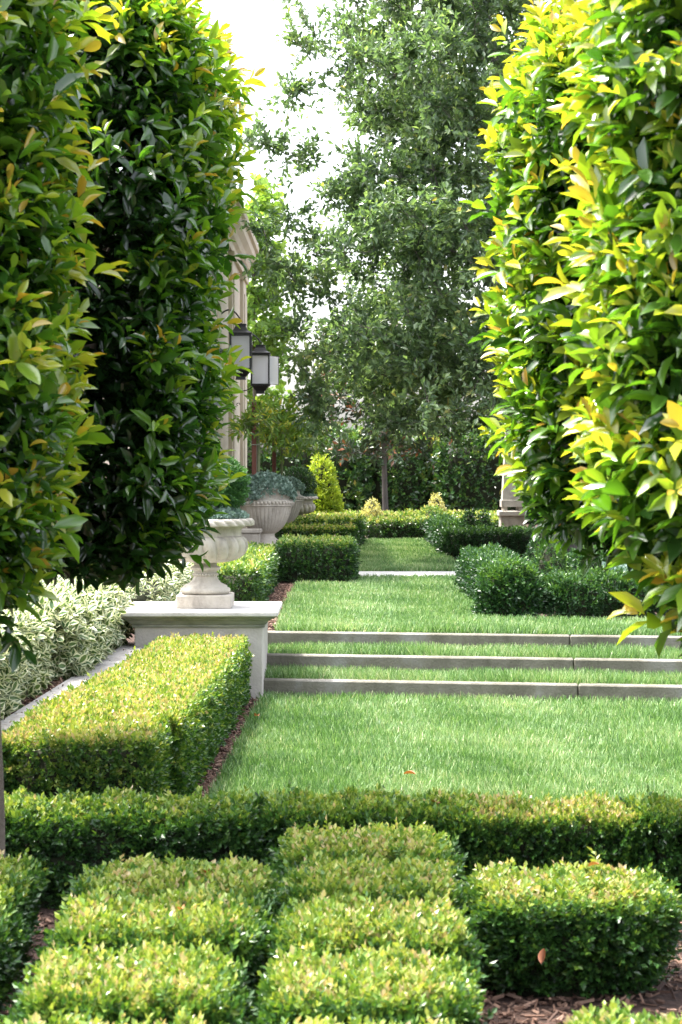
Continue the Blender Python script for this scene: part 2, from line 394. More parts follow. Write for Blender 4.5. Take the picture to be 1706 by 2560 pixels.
for k in (0, 1):
    x0, y0, _, zt = STEP[k]; x1, y1, _, _ = STEP[k + 1]
    sheet('lawn_tread', [along(x0, y0, 0, .05), along(x0, y0, 12, .05), along(x1, y1, 12, .02), along(x1, y1, 0, .02)], zt - 0.02, M['turf'])
lawn_up = [along(-0.5, 14.13, 0, .08), along(-0.5, 14.13, 12, .08), along(-0.5, 14.13, 12, 1.3), (2.57, 14.87), (1.25, 15.15), (1.16, 15.5), (1.27, 18.6), (1.36, 21.0), (0.12, 21.0), (0.1, 19.75), (-0.46, 19.75), (-0.49, 17.0)]
sheet('lawn_upper', lawn_up, ZU, M['turf'])
lawn_far = [(0.17, 22.2), (1.50, 22.2), (1.38, 25.5), (1.34, 31.6), (0.33, 31.6), (0.30, 28.8)]
sheet('lawn_far', lawn_far, ZU, M['turf'])
pa = Acc(); box(pa, 0.14, 7.0, 21.03, 22.17, ZU - .06, ZU + .012, bevel=.006)
structure(part('path', pa, M['path']))

step_lab = ['bottom concrete riser of the three grass steps, edging the lower lawn', 'middle concrete riser between the two grass treads',
            'top concrete riser, holding the edge of the upper lawn']
joint = [2.15, 2.19, 2.23]
for k, (x0, y0, z0, z1) in enumerate(STEP):
    t = thing('garden_step', step_lab[k], 'step', (x0, y0, 0), SK, 'concrete risers of the grass steps')
    for a, b in ((0.0, joint[k]), (joint[k] + .006, 4.9), (4.906, 7.6), (7.606, 10.3)):
        ac = Acc(); box(ac, a, b, 0.0, 0.115, z0 - .06, z1, bevel=.008)
        part('stone', ac, M['concrete'], t)

# retaining kerb along the raised bed on the left
t = thing('stone_kerb', 'narrow pale stone kerb between clipped hedge and variegated shrubs', 'kerb', (-1.40, 13.0, 0))
d = np.array([-1.40 + 1.585, 13.0 - 7.7]); Lk = np.linalg.norm(d); ang = math.atan2(d[1], d[0])
for k in range(5):
    ac = Acc(); l = Lk / 5; box(ac, -(k + 1) * l + .004, -k * l, -0.085, 0.085, -.05, ZU + .01, bevel=.01)
    o = part('stone', ac, M['kerb'], t); o.rotation_euler = (0, 0, ang)

# ================================================================== PIER
PX0, PX1, PY0, PY1 = -1.385, -0.525, 12.83, 13.72
t = thing('stone_pier', 'square plastered pier with moulded stone cap at the left end of the steps', 'pier', ((PX0 + PX1) / 2, (PY0 + PY1) / 2, 0))
ox, oy = t.location.x, t.location.y
def pb(acc, x0, x1, y0, y1, z0, z1, bev=.006): box(acc, x0 - ox, x1 - ox, y0 - oy, y1 - oy, z0, z1, bevel=bev)
ac = Acc(); pb(ac, PX0, PX1, PY0, PY1, -.05, 0.49); part('shaft', ac, M['render'], t)
ac = Acc()
def mould(prof):
    for (e0, za), (e1, zb) in zip(prof[:-1], prof[1:]):
        v = []
        for e, z in ((e0, za), (e1, zb)):
            v += [(PX0 - e - ox, PY0 - e - oy, z), (PX1 + e - ox, PY0 - e - oy, z), (PX1 + e - ox, PY1 + e - oy, z), (PX0 - e - ox, PY1 + e - oy, z)]
        ac.add(v, [(0, 1, 5, 4), (1, 2, 6, 5), (2, 3, 7, 6), (3, 0, 4, 7)])
mould([(-.01, .480), (.012, .480), (.016, .490), (.012, .500), (.022, .502), (.030, .512), (.044, .528), (.060, .536), (.062, .542), (.074, .544), (.086, .552), (.088, .557), (.0, .557)])
part('moulding', ac, M['moulding'], t)
ac = Acc(); pb(ac, PX0 - .105, PX1 + .105, PY0 - .105, PY1 + .0, .558, .592, .007); part('cap', ac, M['greystone'], t)
CAPZ = .592

# ================================================================== URNS
def bead_mesh(r):
    a = Acc(); lathe(a, [(0.001, -r), (r * .7, -r * .7), (r, 0), (r * .7, r * .7), (0.001, r)], 8)
    return a.mesh('bead', M['limestone'])
def swirl_urn(name, label, loc, s=1.0, nbead=26):
    u = thing(name, label, 'urn', loc)
    ac = Acc(); box(ac, -.188 * s, .188 * s, -.188 * s, .188 * s, 0, .09 * s, bevel=.006)
    part('plinth', ac, M['limestone'], u)
    z = .09 * s
    foot = [(0.001, 0), (.155, 0), (.171, .012), (.173, .026), (.166, .042), (.150, .048), (.150, .058), (.135, .064), (.108, .078), (.090, .098), (.080, .118), (.078, .126)]
    foot2 = [(.080, .128), (.076, .145), (.078, .156), (.096, .166), (.106, .176), (.104, .186), (.088, .192), (.078, .198), (.080, .212), (.092, .218)]
    ac = Acc(); lathe(ac, [(r * s, z + h * s) for r, h in foot], 56); lathe(ac, [(r * s, z + h * s) for r, h in foot2], 56)
    part('foot', ac, M['limestone'], u)
    bm_ = bead_mesh(.0105 * s)
    for k in range(nbead):
        a = 2 * math.pi * k / nbead
        link('bead', bm_, u, (.081 * s * math.cos(a), .081 * s * math.sin(a), z + .134 * s))
    bowl = smooth_profile([(.09, .217), (.16, .222), (.225, .240), (.272, .275), (.294, .325), (.288, .368), (.268, .392), (.248, .400)], 5)
    nb = len(bowl)
    def mod(th, i, r, zz):
        tt = i / (nb - 1); w = np.clip(np.sin(np.pi * np.clip(tt * 1.04, 0, 1)), 0, 1) ** .5
        ph = (th * 18 / (2 * np.pi) + tt * 0.85) % 1.0
        return 1 - .115 * w * (np.abs(ph - .5) * 2) ** 2.6
    ac = Acc(); lathe(ac, [(r * s, z + h * s) for r, h in bowl], 18 * 14, mod)
    lathe(ac, [(r * s, z + h * s) for r, h in [(.253, .400), (.250, .408), (.247, .425), (.250, .445), (.262, .462), (.285, .470)]], 64)
    part('bowl', ac, M['limestone'], u)
    rim = smooth_profile([(.28, .468), (.322, .470), (.330, .482), (.327, .505), (.314, .518), (.296, .520), (.275, .515), (.268, .48)], 4)
    def rmod(th, i, r, zz):
        ph = (th * 26 / (2 * np.pi) + (zz - zz.min()) * 14) % 1.0
        return 1 + np.where((i > 4) & (i < 19), .065, 0) * (np.abs(np.sin(np.pi * ph)) ** .6 - .6)
    ac = Acc(); lathe(ac, [(r * s, z + h * s) for r, h in rim], 26 * 8, rmod)
    part('rim', ac, M['limestone'], u)
    ac = Acc(); lathe(ac, [(0.001, z + .50 * s), (.272 * s, z + .495 * s)], 32); part('soil', ac, M['mulch'], u)
    return u
swirl_urn('garden_urn', 'pale stone urn with swirling lobed bowl standing on the capped pier', (-0.934, 13.19, CAPZ), 1.0)
swirl_urn('garden_urn', 'small lobed stone urn far back, in front of the lime green cone', (-0.655, 29.5, 0.56), 0.90, 18)
ac = Acc(); box(ac, -.24, .24, -.24, .24, 0, .24, bevel=.01)
tag(part('stone_block', ac, M['limestone'], None, (-0.655, 29.5, ZU - .02)), 'low stone block under the farthest lobed urn', 'plinth')

def ribbed_planter(label, loc, s=1.0):
    u = thing('ribbed_planter', label, 'planter', loc, 0, 'ribbed stone planters')
    ac = Acc(); lathe(ac, [(r * s, h * s) for r, h in [(.001, 0), (.19, 0), (.20, .02), (.19, .05), (.15, .07), (.115, .10), (.105, .125), (.115, .145)]], 48)
    part('foot', ac, M['limestone'], u)
    bowl = smooth_profile([(.10, .14), (.15, .165), (.205, .215), (.250, .285), (.282, .365), (.300, .440)], 6)
    nb = len(bowl)
    def mod(th, i, r, zz):
        ph = (th * 40 / (2 * np.pi)) % 1.0
        e = np.clip((nb - 1 - i) / 3.0, 0, 1)
        return 1 - .05 * e * np.clip((np.abs(ph - .5) * 2) ** 5, 0, 1) - .012 * e * (1 - (np.abs(ph - .5) * 2) ** 2)
    ac = Acc(); lathe(ac, [(r * s, h * s) for r, h in bowl], 40 * 6, mod)
    part('bowl', ac, M['limestone'], u)
    lip = [(.298, .441), (.312, .444), (.314, .452), (.306, .458), (.300, .470), (.300, .488), (.312, .494), (.312, .502), (.285, .510), (.266, .525), (.258, .56), (.264, .60), (.285, .625), (.290, .635), (.270, .640), (.25, .62)]
    ac = Acc(); lathe(ac, [(r * s, h * s) for r, h in lip], 64); part('lip', ac, M['limestone'], u)
    b_ = bead_mesh(.0195 * s)
    for k in range(46):
        a = 2 * math.pi * k / 46
        link('bead', b_, u, (.306 * s * math.cos(a), .306 * s * math.sin(a), .478 * s))
    ac = Acc(); lathe(ac, [(.001, .63 * s), (.262 * s, .615 * s)], 32); part('soil', ac, M['mulch'], u)
    return u
ribbed_planter('nearer ribbed stone planter with beaded rim and silver leaves spilling over', (-0.895, 22.5, 0.625), 1.08)
ribbed_planter('ribbed stone planter half hidden behind the nearer beaded one', (-0.835, 25.7, 0.625), 1.08)
for lab, p in (('hidden stone block carrying the nearer ribbed planter', (-0.895, 22.5)), ('stone block carrying the farther ribbed planter', (-0.835, 25.7))):
    ac = Acc(); box(ac, -.24, .24, -.24, .24, 0, .305, bevel=.01)
    tag(part('stone_block', ac, M['limestone'], None, (p[0], p[1], ZU - .02)), lab, 'plinth')
ac = Acc(); box(ac, -.12, .12, -.12, .12, 0, .48, bevel=.01); box(ac, -.14, .14, -.14, .14, .48, .53, bevel=.01)
tag(part('stone_post', ac, M['limestone'], None, (-1.05, 22.0, ZU - .02)), 'short square stone post just left of the ribbed planters', 'post')

# ================================================================== BUILDING AND LANTERNS
b = thing('stone_building', 'cream stone building edge with pilaster and cornice behind the left tree', 'building', (-1.54, 25, ZU - .02))
ac = Acc(); box(ac, -5, 0, -4.6, 5.0, 0, 4.35); part('wall', ac, M['wall'], b)
for y0, y1 in ((4.2, 5.03), (1.2, 2.0), (-2.2, -1.4)):
    ac = Acc(); box(ac, -.02, .055, y0, y1, 0, 4.2, bevel=.01); box(ac, .05, .075, y0 + .15, y1 - .15, .4, 3.9, bevel=.008)
    box(ac, -.02, .085, y0 - .04, y1 + .03, 0, .3, bevel=.01); box(ac, -.02, .09, y0 - .04, y1 + .03, 4.1, 4.2, bevel=.01)
    part('pilaster', ac, M['wall'], b)
ac = Acc()
cp = [(.0, 4.2), (.05, 4.2), (.06, 4.3), (.10, 4.34), (.13, 4.42), (.19, 4.5), (.20, 4.6), (.24, 4.62), (.25, 4.7), (-.4, 4.78)]
for (a0, z0), (a1, z1) in zip(cp[:-1], cp[1:]):
    v = [(a0, -4.7, z0), (a0, 5.03 + a0 * .8, z0), (a1, 5.03 + a1 * .8, z1), (a1, -4.7, z1), (-5, 5.03 + a0 * .8, z0), (-5, 5.03 + a1 * .8, z1)]
    ac.add(v, [(0, 1, 2, 3), (1, 4, 5, 2)])
part('cornice', ac, M['wall'], b)

def lantern(label, loc, wallx, s=1.0, door_open=False):
    u = thing('wall_lantern', label, 'lantern', loc, 0, 'black wall lanterns')
    H, w, wt = .46 * s, .125 * s, .135 * s
    ac = Acc()
    for sx in (-1, 1):
        for sy in (-1, 1):
            box(ac, sx * w - .011, sx * w + .011, sy * w - .011, sy * w + .011, -H / 2, H / 2)
    for zz in (-H / 2, H / 2 - .028):
        for sx in (-1, 1):
            box(ac, sx * w - .013, sx * w + .013, -w - .014, w + .014, zz, zz + .028)
            box(ac, -w - .012, w + .012, sx * w - .0135, sx * w + .0135, zz + .001, zz + .0285)
    part('frame', ac, M['iron'], u)
    def pyr(acc, lv):
        for (a0, z0), (a1, z1) in zip(lv[:-1], lv[1:]):
            q = lambda a, z: [(-a, -a, z), (a, -a, z), (a, a, z), (-a, a, z)]
            acc.add(q(a0, z0) + q(a1, z1), [(0, 1, 5, 4), (1, 2, 6, 5), (2, 3, 7, 6), (3, 0, 4, 7)])
    ac = Acc(); z = H / 2
    pyr(ac, [(.001, z), (w + .02, z), (w + .022, z + .012), (w * .78, z + .04), (w * .56, z + .085), (w * .5, z + .112), (w * .56, z + .114), (w * .56, z + .126), (.001, z + .132)])
    part('roof', ac, M['iron'], u)
    ac = Acc(); a = np.linspace(0, 2 * np.pi, 15)
    tube(ac, np.stack([.018 * np.sin(a), 0 * a, z + .15 + .018 * np.cos(a)], 1), .004, 6, caps=False)
    part('ring', ac, M['iron'], u)
    ac = Acc(); pyr(ac, [(.001, -z), (w + .005, -z), (w * .9, -z - .012), (w * .62, -z - .06), (w * .45, -z - .075), (w * .5, -z - .11), (.001, -z - .115)])
    part('base', ac, M['iron'], u)
    pane = Acc(); box(pane, -w + .014, w - .014, -.002, .002, -H / 2 + .03, H / 2 - .03)
    pm = pane.mesh('pane', M['glass'])
    for k in range(4):
        o = link('pane', pm, u); o.rotation_euler = (0, 0, k * math.pi / 2)
        o.location = ((0, -w, 0), (w, 0, 0), (0, w, 0), (-w, 0, 0))[k]
        if door_open and k == 1: o.location = (w + w * .5, w * .9, 0); o.rotation_euler = (0, 0, 1.0); door = o
    if door_open:
        ac = Acc()
        for x in (-w + .006, w - .012): box(ac, x, x + .008, -.004, .004, -H / 2 + .02, H / 2 - .02)
        for zz in (-H / 2 + .022, H / 2 - .03): box(ac, -w + .006, w - .004, -.0045, .0045, zz, zz + .008)
        part('door_frame', ac, M['iron'], door)
    ac = Acc()
    for dx in (-.03, .0, .03): tube(ac, [(dx * .3, 0, -H / 2), (dx, .0, -H / 2 + .04), (dx, .0, -H / 2 + .13 + dx)], .006, 6)
    part('candle_holder', ac, M['iron'], u)
    dx = wallx - loc[0]
    ac = Acc(); tt = np.linspace(0, 1, 14)
    top = z + .165
    pts = np.stack([dx * (1 - tt) ** 1.2, 0 * tt, top + .0 + .10 * np.sin(np.pi * (.15 + .85 * tt)) * 1.4], 1)
    pts[0] = (dx - .01, 0, top - .02); pts[-1] = (0, 0, top)
    tube(ac, pts, .010, 8)
    pts = np.stack([dx * (1 - tt) + tt * -w, 0 * tt, -z - .02 - .05 * np.sin(np.pi * tt)], 1)
    tube(ac, pts, .008, 8)
    pts = [(dx + .01, 0, top + .03), (dx + .012, 0, 0), (dx + .012, 0, -z - .26)]
    tube(ac, pts, .012, 8)
    cu = np.linspace(0, 5, 14); tube(ac, np.stack([dx + .05 + .03 * np.cos(cu) * (1 - cu / 8), 0 * cu, -z - .27 + .03 * np.sin(cu) * (1 - cu / 8)], 1), .006, 6)
    part('bracket', ac, M['iron'], u)
lantern('nearer black wall lantern with pale glass panes, hanging higher beside the tree', (-1.256, 24.0, 2.995), -1.53)
lantern('farther black wall lantern with one glass door swung open to the right', (-1.157, 27.5, 2.955), -1.53, 1.0, True)

# ================================================================== OBELISK
o = thing('stone_obelisk', 'cream stone obelisk on a square pedestal behind the right hedges', 'obelisk', (2.585, 29.0, ZU - .02))
ac = Acc(); box(ac, -.18, .18, -.18, .18, 0, .50, bevel=.008); part('pedestal', ac, M['limestone'], o)
ac = Acc(); box(ac, -.21, .21, -.21, .21, .50, .58, bevel=.01); part('cap', ac, M['limestone'], o)
for sx in (-1, 1):
    for sy in (-1, 1):
        ac = Acc(); box(ac, sx * .11 - .035, sx * .11 + .035, sy * .11 - .035, sy * .11 + .035, .58, .64, bevel=.01); part('foot', ac, M['limestone'], o)
ac = Acc()
q = lambda a, z: [(-a, -a, z), (a, -a, z), (a, a, z), (-a, a, z)]
for (a0, z0), (a1, z1) in zip([(.001, .64), (.165, .64), (.165, .74), (.15, .745), (.085, 1.9)], [(.165, .64), (.165, .74), (.15, .745), (.085, 1.9), (.001, 2.02)]):
    ac.add(q(a0, z0) + q(a1, z1), [(0, 1, 5, 4), (1, 2, 6, 5), (2, 3, 7, 6), (3, 0, 4, 7)])
part('needle', ac, M['limestone'], o)

# ================================================================== CLIPPED BOX
def box_mesh(name, hx, hy, h, seed, nspr, nl, stem, L, mat, under=0.0, top_tone=.82, side_tone=.36, r=.07, bumpy=.02, up=.5, core=.80, Wr=.55, sides=1.0, stray=.012):
    g = np.random.default_rng(seed); a = Acc()
    P, N, w = rbox(nspr, hx, hy, h, r, seed, under, bumpy, sides)
    keep = P[:, 2] > .03
    P, N = P[keep], N[keep]; n = len(P)
    P = P - N * (g.uniform(0, 1, n) ** 1.5 * stem * 1.2 + stem * .4)[:, None]
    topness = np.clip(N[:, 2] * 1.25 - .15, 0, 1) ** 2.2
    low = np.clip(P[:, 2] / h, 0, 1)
    age = side_tone * (.45 + .55 * low) * (1 + .45 * wobble(P, 14, seed + 1)) * (1 - topness) + topness * (top_tone + .16 * wobble(P, 17, seed + 2)) + g.normal(0, .10, n)  # new growth on top; shade of the sides put into leaf colour
    lift = g.random(n) < stray
    P[lift] += N[lift] * stem * g.uniform(.3, 1.1, lift.sum())[:, None]
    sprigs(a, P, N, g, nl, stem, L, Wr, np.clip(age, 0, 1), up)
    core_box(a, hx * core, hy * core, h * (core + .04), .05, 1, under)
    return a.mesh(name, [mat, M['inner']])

# foreground blocks: (x, y, width, depth, height, label)
FG = [box_mesh('foliage', .278, .243, .328, 40 + i, 6800, 7, .036, .0195, M['box'], under=.34, bumpy=.026, stray=.06, r=.115, top_tone=.76, side_tone=.27) for i in range(3)]
GRP = 'clipped box shrubs in the foreground beds'
fg = [
 (-0.505, 4.62, .55, .50, .325, 'box shrub with bright yellow top, nearest full block at lower left'),
 (0.06, 4.62, .545, .50, .32, 'yellow topped box shrub nearest the mulch gap at bottom centre'),
 (-0.495, 5.20, .595, .51, .335, 'sunny box shrub second from the bottom in the left column, before the shaded one'),
 (0.085, 5.19, .565, .51, .325, 'box shrub with sunny top directly left of the mulch gap, second row'),
 (-0.49, 5.76, .64, .46, .315, 'shaded box shrub at left centre just behind the sunny one'),
 (0.09, 5.75, .57, .46, .315, 'shaded box shrub in the middle, left of the big round block'),
 (0.08, 6.29, .62, .42, .315, 'hindmost shaded box shrub in the middle column, touching the cross hedge'),
 (0.68, 5.75, .66, .56, .345, 'large rounded box block with an orange dead leaf caught on its dark front'),
 (0.74, 4.05, .60, .50, .33, 'box shrub cut by the bottom edge at right, in front of the mulch'),
 (-0.52, 4.05, .58, .50, .315, 'box shrub cut by the bottom edge at lower left'),
 (0.06, 4.05, .55, .50, .31, 'box shrub cut by the bottom edge beside the mulch gap'),
 (-1.16, 5.20, .56, .54, .35, 'sunlit box shrub cut by the left edge of the picture'),
 (-1.14, 4.62, .54, .54, .34, 'dark sided box shrub at the left edge, in the lowest visible row'),
 (-1.19, 5.75, .56, .50, .34, 'shaded box shrub in front of the thin left trunk'),
]
def copy_under(name, me, parent): return link(name, me, parent)
for k, (x, y, w, d, h, lab) in enumerate(fg):
    t = thing('box_shrub', lab, 'shrub', (x, y, -.01), 0, GRP)
    o = link('foliage', FG[k % 3], t); o['kind'] = 'stuff'
    o.scale = ((w + .015) / .60, (d - .02) / .53, (h + (.03 if w < .65 else -.02)) / .35)
    if k % 2: o.rotation_euler = (0, 0, math.pi)
    ac = Acc(); tube(ac, [(0, 0, -.03), (.005, .004, .1), (0, 0, .2)], .02, 7); part('stem', ac, M['bark'], t)

# cross hedge behind the blocks
CH = [box_mesh('foliage', .42, .185, .36, 60 + i, 6600, 7, .034, .020, M['box'], under=.12, bumpy=.03, top_tone=.60 + .2 * i, side_tone=.20 + .10 * i, stray=.05, r=.09) for i in range(2)]  # first copy coloured darker as if shaded, second paler as if sunlit
cross = [(-1.62, 6.89, .9, 'left end of the low cross hedge, behind the thin trunk'), (-.78, 6.89, .98, 'dark fronted stretch of cross hedge below the yellow topped hedge'),
         (.10, 6.88, .80, 'middle stretch of the cross hedge in front of the lower lawn'), (.73, 6.86, .74, 'sunlit stretch of the cross hedge behind the big rounded block'),
         (1.36, 6.83, .70, 'darker stretch of the cross hedge at the right edge'), (2.06, 6.81, .72, 'far right end of the cross hedge under the laurel')]
for k, (x, y, w, lab) in enumerate(cross):
    t = thing('hedge_block', lab, 'hedge', (x, y, -.035), 0, 'stretches of the low cross hedge')
    o = link('foliage', CH[1 if k == 3 else 0], t); o.scale = (w / .84, 1, 1.0 + .02 * (k % 3)); o['kind'] = 'stuff'
    if k % 2: o.rotation_euler = (0, 0, math.pi)

# long hedge leading to the pier, of sections
LH = [box_mesh('hedge_section', .33, .36, .42, 80 + i, 6000, 6, .034, .022, M['box'], bumpy=.02, top_tone=.80, side_tone=.54, r=.05, stray=.03, core=.86) for i in range(3)]
t = thing('clipped_hedge', 'long clipped hedge with yellow top leading up to the stone pier', 'hedge', (-1.0, 10.3, 0))
nsec = 8
for k in range(nsec):
    f = k / (nsec - 1); y = 8.38 + f * (12.42 - 8.38)
    xl = -1.44 + f * .24 + rng.uniform(-.02, .02); xr = -.715 + f * .085 + rng.uniform(-.02, .02)
    if k == 0: xr = -.79
    o = link('hedge_section', LH[k % 3], t, ((xl + xr) / 2 + 1.0, y - 10.3, -.01)); o['kind'] = 'stuff'
    o.scale = ((xr - xl) / .66, .60 / .72 * 1.05, rng.uniform(.97, 1.02) * (1.0 if k else .97))
    if k % 2: o.rotation_euler = (0, 0, math.pi)

# upper hedges; leaves get coarser with distance
def hedge(name, label, x0, x1, y0, y1, z1, L, dens, mat='box', top_tone=.78, side_tone=.34, seed=0, cat='hedge', group=None, r=.05, rz=0, nl=4, bumpy=.02, z0=ZU):
    hx, hy, h = (x1 - x0) / 2, (y1 - y0) / 2, z1 - z0 + .01
    area = 4 * hx * hy + 4 * (hx + hy) * h
    a = box_mesh('foliage', hx, hy, h, seed, int(area * dens), nl, L * 1.4, L, M[mat], r=r, bumpy=bumpy, top_tone=top_tone, side_tone=side_tone, core=.9 if min(hx, hy) > .3 else .82)
    t = thing(name, label, cat, ((x0 + x1) / 2, (y0 + y1) / 2, z0 - .012), rz, group)
    o = link('foliage', a, t); o['kind'] = 'stuff'
    return t
hedge('clipped_hedge', 'clipped green hedge running back from behind the pier on the left', -1.10, -.69, 16.0, 20.6, .70, .031, 1900, seed=101, top_tone=.66, side_tone=.40)
hedge('clipped_hedge', 'dark fronted square hedge block jutting right at the end of the left hedge', -.66, .14, 20.0, 21.2, .765, .032, 1900, seed=102, top_tone=.66, side_tone=.26)
hedge('clipped_hedge', 'low yellow topped hedge strip below the far ribbed planter', -1.05, .19, 24.4, 25.1, .775, .034, 1700, seed=103, top_tone=.72, side_tone=.30)
hedge('clipped_hedge', 'far left hedge arm that ends beside the distant lawn', -1.3, .315, 28.9, 31.2, .765, .045, 900, seed=104, top_tone=.74, side_tone=.30)
hedge('clipped_hedge', 'long far hedge across the end of the distant lawn', .30, 3.0, 31.5, 32.4, .68, .045, 900, seed=105, top_tone=.74, side_tone=.28)
hedge('clipped_hedge', 'farthest low hedge behind the gold cones', -.6, 3.2, 36.0, 36.8, .66, .055, 600, seed=106, top_tone=.74, side_tone=.3)
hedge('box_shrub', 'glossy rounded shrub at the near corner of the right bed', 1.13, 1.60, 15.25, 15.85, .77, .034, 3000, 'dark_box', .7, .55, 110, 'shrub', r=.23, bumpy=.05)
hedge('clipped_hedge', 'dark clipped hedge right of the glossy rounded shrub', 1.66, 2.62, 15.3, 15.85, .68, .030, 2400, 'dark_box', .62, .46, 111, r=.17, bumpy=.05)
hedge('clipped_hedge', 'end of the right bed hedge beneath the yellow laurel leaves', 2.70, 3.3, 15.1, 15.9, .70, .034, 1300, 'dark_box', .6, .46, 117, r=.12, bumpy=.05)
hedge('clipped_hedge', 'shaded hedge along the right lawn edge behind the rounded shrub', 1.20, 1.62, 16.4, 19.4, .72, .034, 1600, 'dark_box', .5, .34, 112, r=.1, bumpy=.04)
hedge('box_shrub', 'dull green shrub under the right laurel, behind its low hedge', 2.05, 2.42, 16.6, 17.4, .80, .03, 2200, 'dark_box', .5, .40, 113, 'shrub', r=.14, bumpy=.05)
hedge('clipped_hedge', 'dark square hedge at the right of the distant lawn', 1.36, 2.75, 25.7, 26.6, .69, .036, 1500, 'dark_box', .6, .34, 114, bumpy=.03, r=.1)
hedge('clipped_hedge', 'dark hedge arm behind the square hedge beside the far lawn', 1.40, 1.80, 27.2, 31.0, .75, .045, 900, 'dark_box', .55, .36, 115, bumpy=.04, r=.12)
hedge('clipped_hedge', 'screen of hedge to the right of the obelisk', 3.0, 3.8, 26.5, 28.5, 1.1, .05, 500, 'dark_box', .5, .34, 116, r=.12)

def cone(name, label, x, y, r, z1, mat, L, n, seed, z0=ZU, power=.8, nl=4, cat='topiary', age0=.15, age1=.85):
    g = np.random.default_rng(seed); a = Acc(); h = z1 - z0
    t_ = g.random(n) ** 1.0; t_ = 1 - np.sqrt(1 - t_ * .999)
    ph = g.uniform(0, 2 * np.pi, n); rr = r * (1 - t_) ** power * (1 + .06 * np.sin(5 * ph + 9 * t_))
    N = unit(np.stack([np.cos(ph), np.sin(ph), np.full(n, r / h * .8)], 1))
    P = np.stack([rr * np.cos(ph), rr * np.sin(ph), t_ * h], 1) - N * (g.random(n) * L * 1.2)[:, None]
    sprigs(a, P, N, g, nl, L * 1.3, L, .55, np.clip(g.uniform(age0, age1, n), 0, 1), .5)
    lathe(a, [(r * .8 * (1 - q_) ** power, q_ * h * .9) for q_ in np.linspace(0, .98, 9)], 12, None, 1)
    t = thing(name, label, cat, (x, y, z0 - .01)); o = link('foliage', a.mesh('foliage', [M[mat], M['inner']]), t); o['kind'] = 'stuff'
    return t
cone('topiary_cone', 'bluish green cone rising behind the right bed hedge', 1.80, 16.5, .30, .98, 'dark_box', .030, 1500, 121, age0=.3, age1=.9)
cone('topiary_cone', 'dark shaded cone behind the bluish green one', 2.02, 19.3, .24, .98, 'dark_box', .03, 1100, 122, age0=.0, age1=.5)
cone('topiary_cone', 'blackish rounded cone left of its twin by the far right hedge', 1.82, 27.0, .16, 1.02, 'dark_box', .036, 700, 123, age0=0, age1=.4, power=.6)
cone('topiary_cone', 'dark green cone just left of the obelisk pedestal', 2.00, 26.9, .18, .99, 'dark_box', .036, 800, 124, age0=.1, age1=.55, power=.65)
cone('topiary_cone', 'small gold variegated cone left of the slim grey trunk', .565, 34.6, .27, 1.03, 'gold', .036, 1100, 125, power=.7)
cone('topiary_cone', 'small gold variegated cone right of the slim grey trunk', 1.73, 34.8, .27, 1.11, 'gold', .036, 1100, 126, power=.75)
cone('conical_conifer', 'tall lime green conical shrub behind the farthest urn', -.33, 31.9, .41, 1.80, 'lime', .048, 3800, 127, power=.55, cat='shrub')

def ball(name, label, x, y, z, r, mat, L, n, seed, cat='shrub', flat=1.0, nl=4, a0=.1, a1=.8, up=.3, core=.8, Wr=.55):
    g = np.random.default_rng(seed); a = Acc(); N = rnd_dir(n, g)
    P = N * r * (1 + .05 * wobble(N, 3, seed))[:, None] * V3(1, 1, flat) - N * (g.random(n) * L * 1.3)[:, None]
    keep = P[:, 2] > -r * flat * .75; P, N = P[keep], N[keep]; n = len(P)
    sprigs(a, P, N, g, nl, L * 1.4, L, Wr, np.clip(g.uniform(a0, a1, n), 0, 1), up)
    lathe(a, [(r * core * math.cos(q_) + 1e-4, r * core * flat * math.sin(q_)) for q_ in np.linspace(-1.57, 1.57, 9)], 14, None, 1)
    t = thing(name, label, cat, (x, y, z)); o = link('foliage', a.mesh('foliage', [M[mat], M['inner']]), t); o['kind'] = 'stuff'
    return t
ball('mound_shrub', 'low rounded light green mound in front of the right gold cone', 1.60, 34.0, .62, .27, 'box', .04, 700, 131, flat=.75, a0=.4, a1=.85)
ball('box_ball', 'dark clipped ball growing in the farthest urn', -.655, 29.5, 1.30, .235, 'dark_box', .03, 1300, 132, 'topiary', a0=.15, a1=.6)
ball('juniper_bush', 'feathery green bush growing in the urn on the pier', -.885, 13.2, 1.43, .21, 'juniper', .03, 3000, 133, flat=.82, nl=6, Wr=.28, a0=0, a1=1)

def spill(label, x, y, z, r, hgt, drop, n, seed, nearness=1.0):
    """silver trailing plant: mound on the soil, strings hanging over the rim"""
    g = np.random.default_rng(seed); a = Acc()
    q_ = np.sqrt(g.random(n)); ph = g.uniform(0, 2 * np.pi, n)
    P = np.stack([q_ * r * np.cos(ph), q_ * r * np.sin(ph), hgt * (1 - q_ ** 2.5) + g.uniform(-.02, .015, n)], 1)
    sprigs(a, P, np.tile(V3(0, 0, 1), (n, 1)), g, 4, .03, .026 * nearness, .95, g.uniform(0, 1, n), .2, 1.0, jit=.9)
    if drop > 0:
        for k in range(90):
            p0 = g.uniform(0, 2 * np.pi); l = drop * g.uniform(.3, 1.0) * (.65 + .35 * math.sin(2 * p0 + .7)); m = int(l / .010) + 3
            s = np.linspace(0, 1, m); rr = r * (1.0 + .07 * np.sin(np.pi * s * .5) + g.normal(0, .01)); 
            P = np.stack([rr * np.cos(p0 + .05 * s), rr * np.sin(p0 + .05 * s), .01 - l * s], 1) + g.normal(0, .008, (m, 3))
            Nn = np.tile(V3(math.cos(p0), math.sin(p0), .2), (m, 1))
            sprigs(a, P, Nn, g, 2, .02, .026 * nearness, .95, g.uniform(.0, .9, m), -.3, 1.0)
    t = thing('trailing_plant', label, 'plant', (x, y, z)); o = link('foliage', a.mesh('foliage', M['silver']), t); o['kind'] = 'stuff'
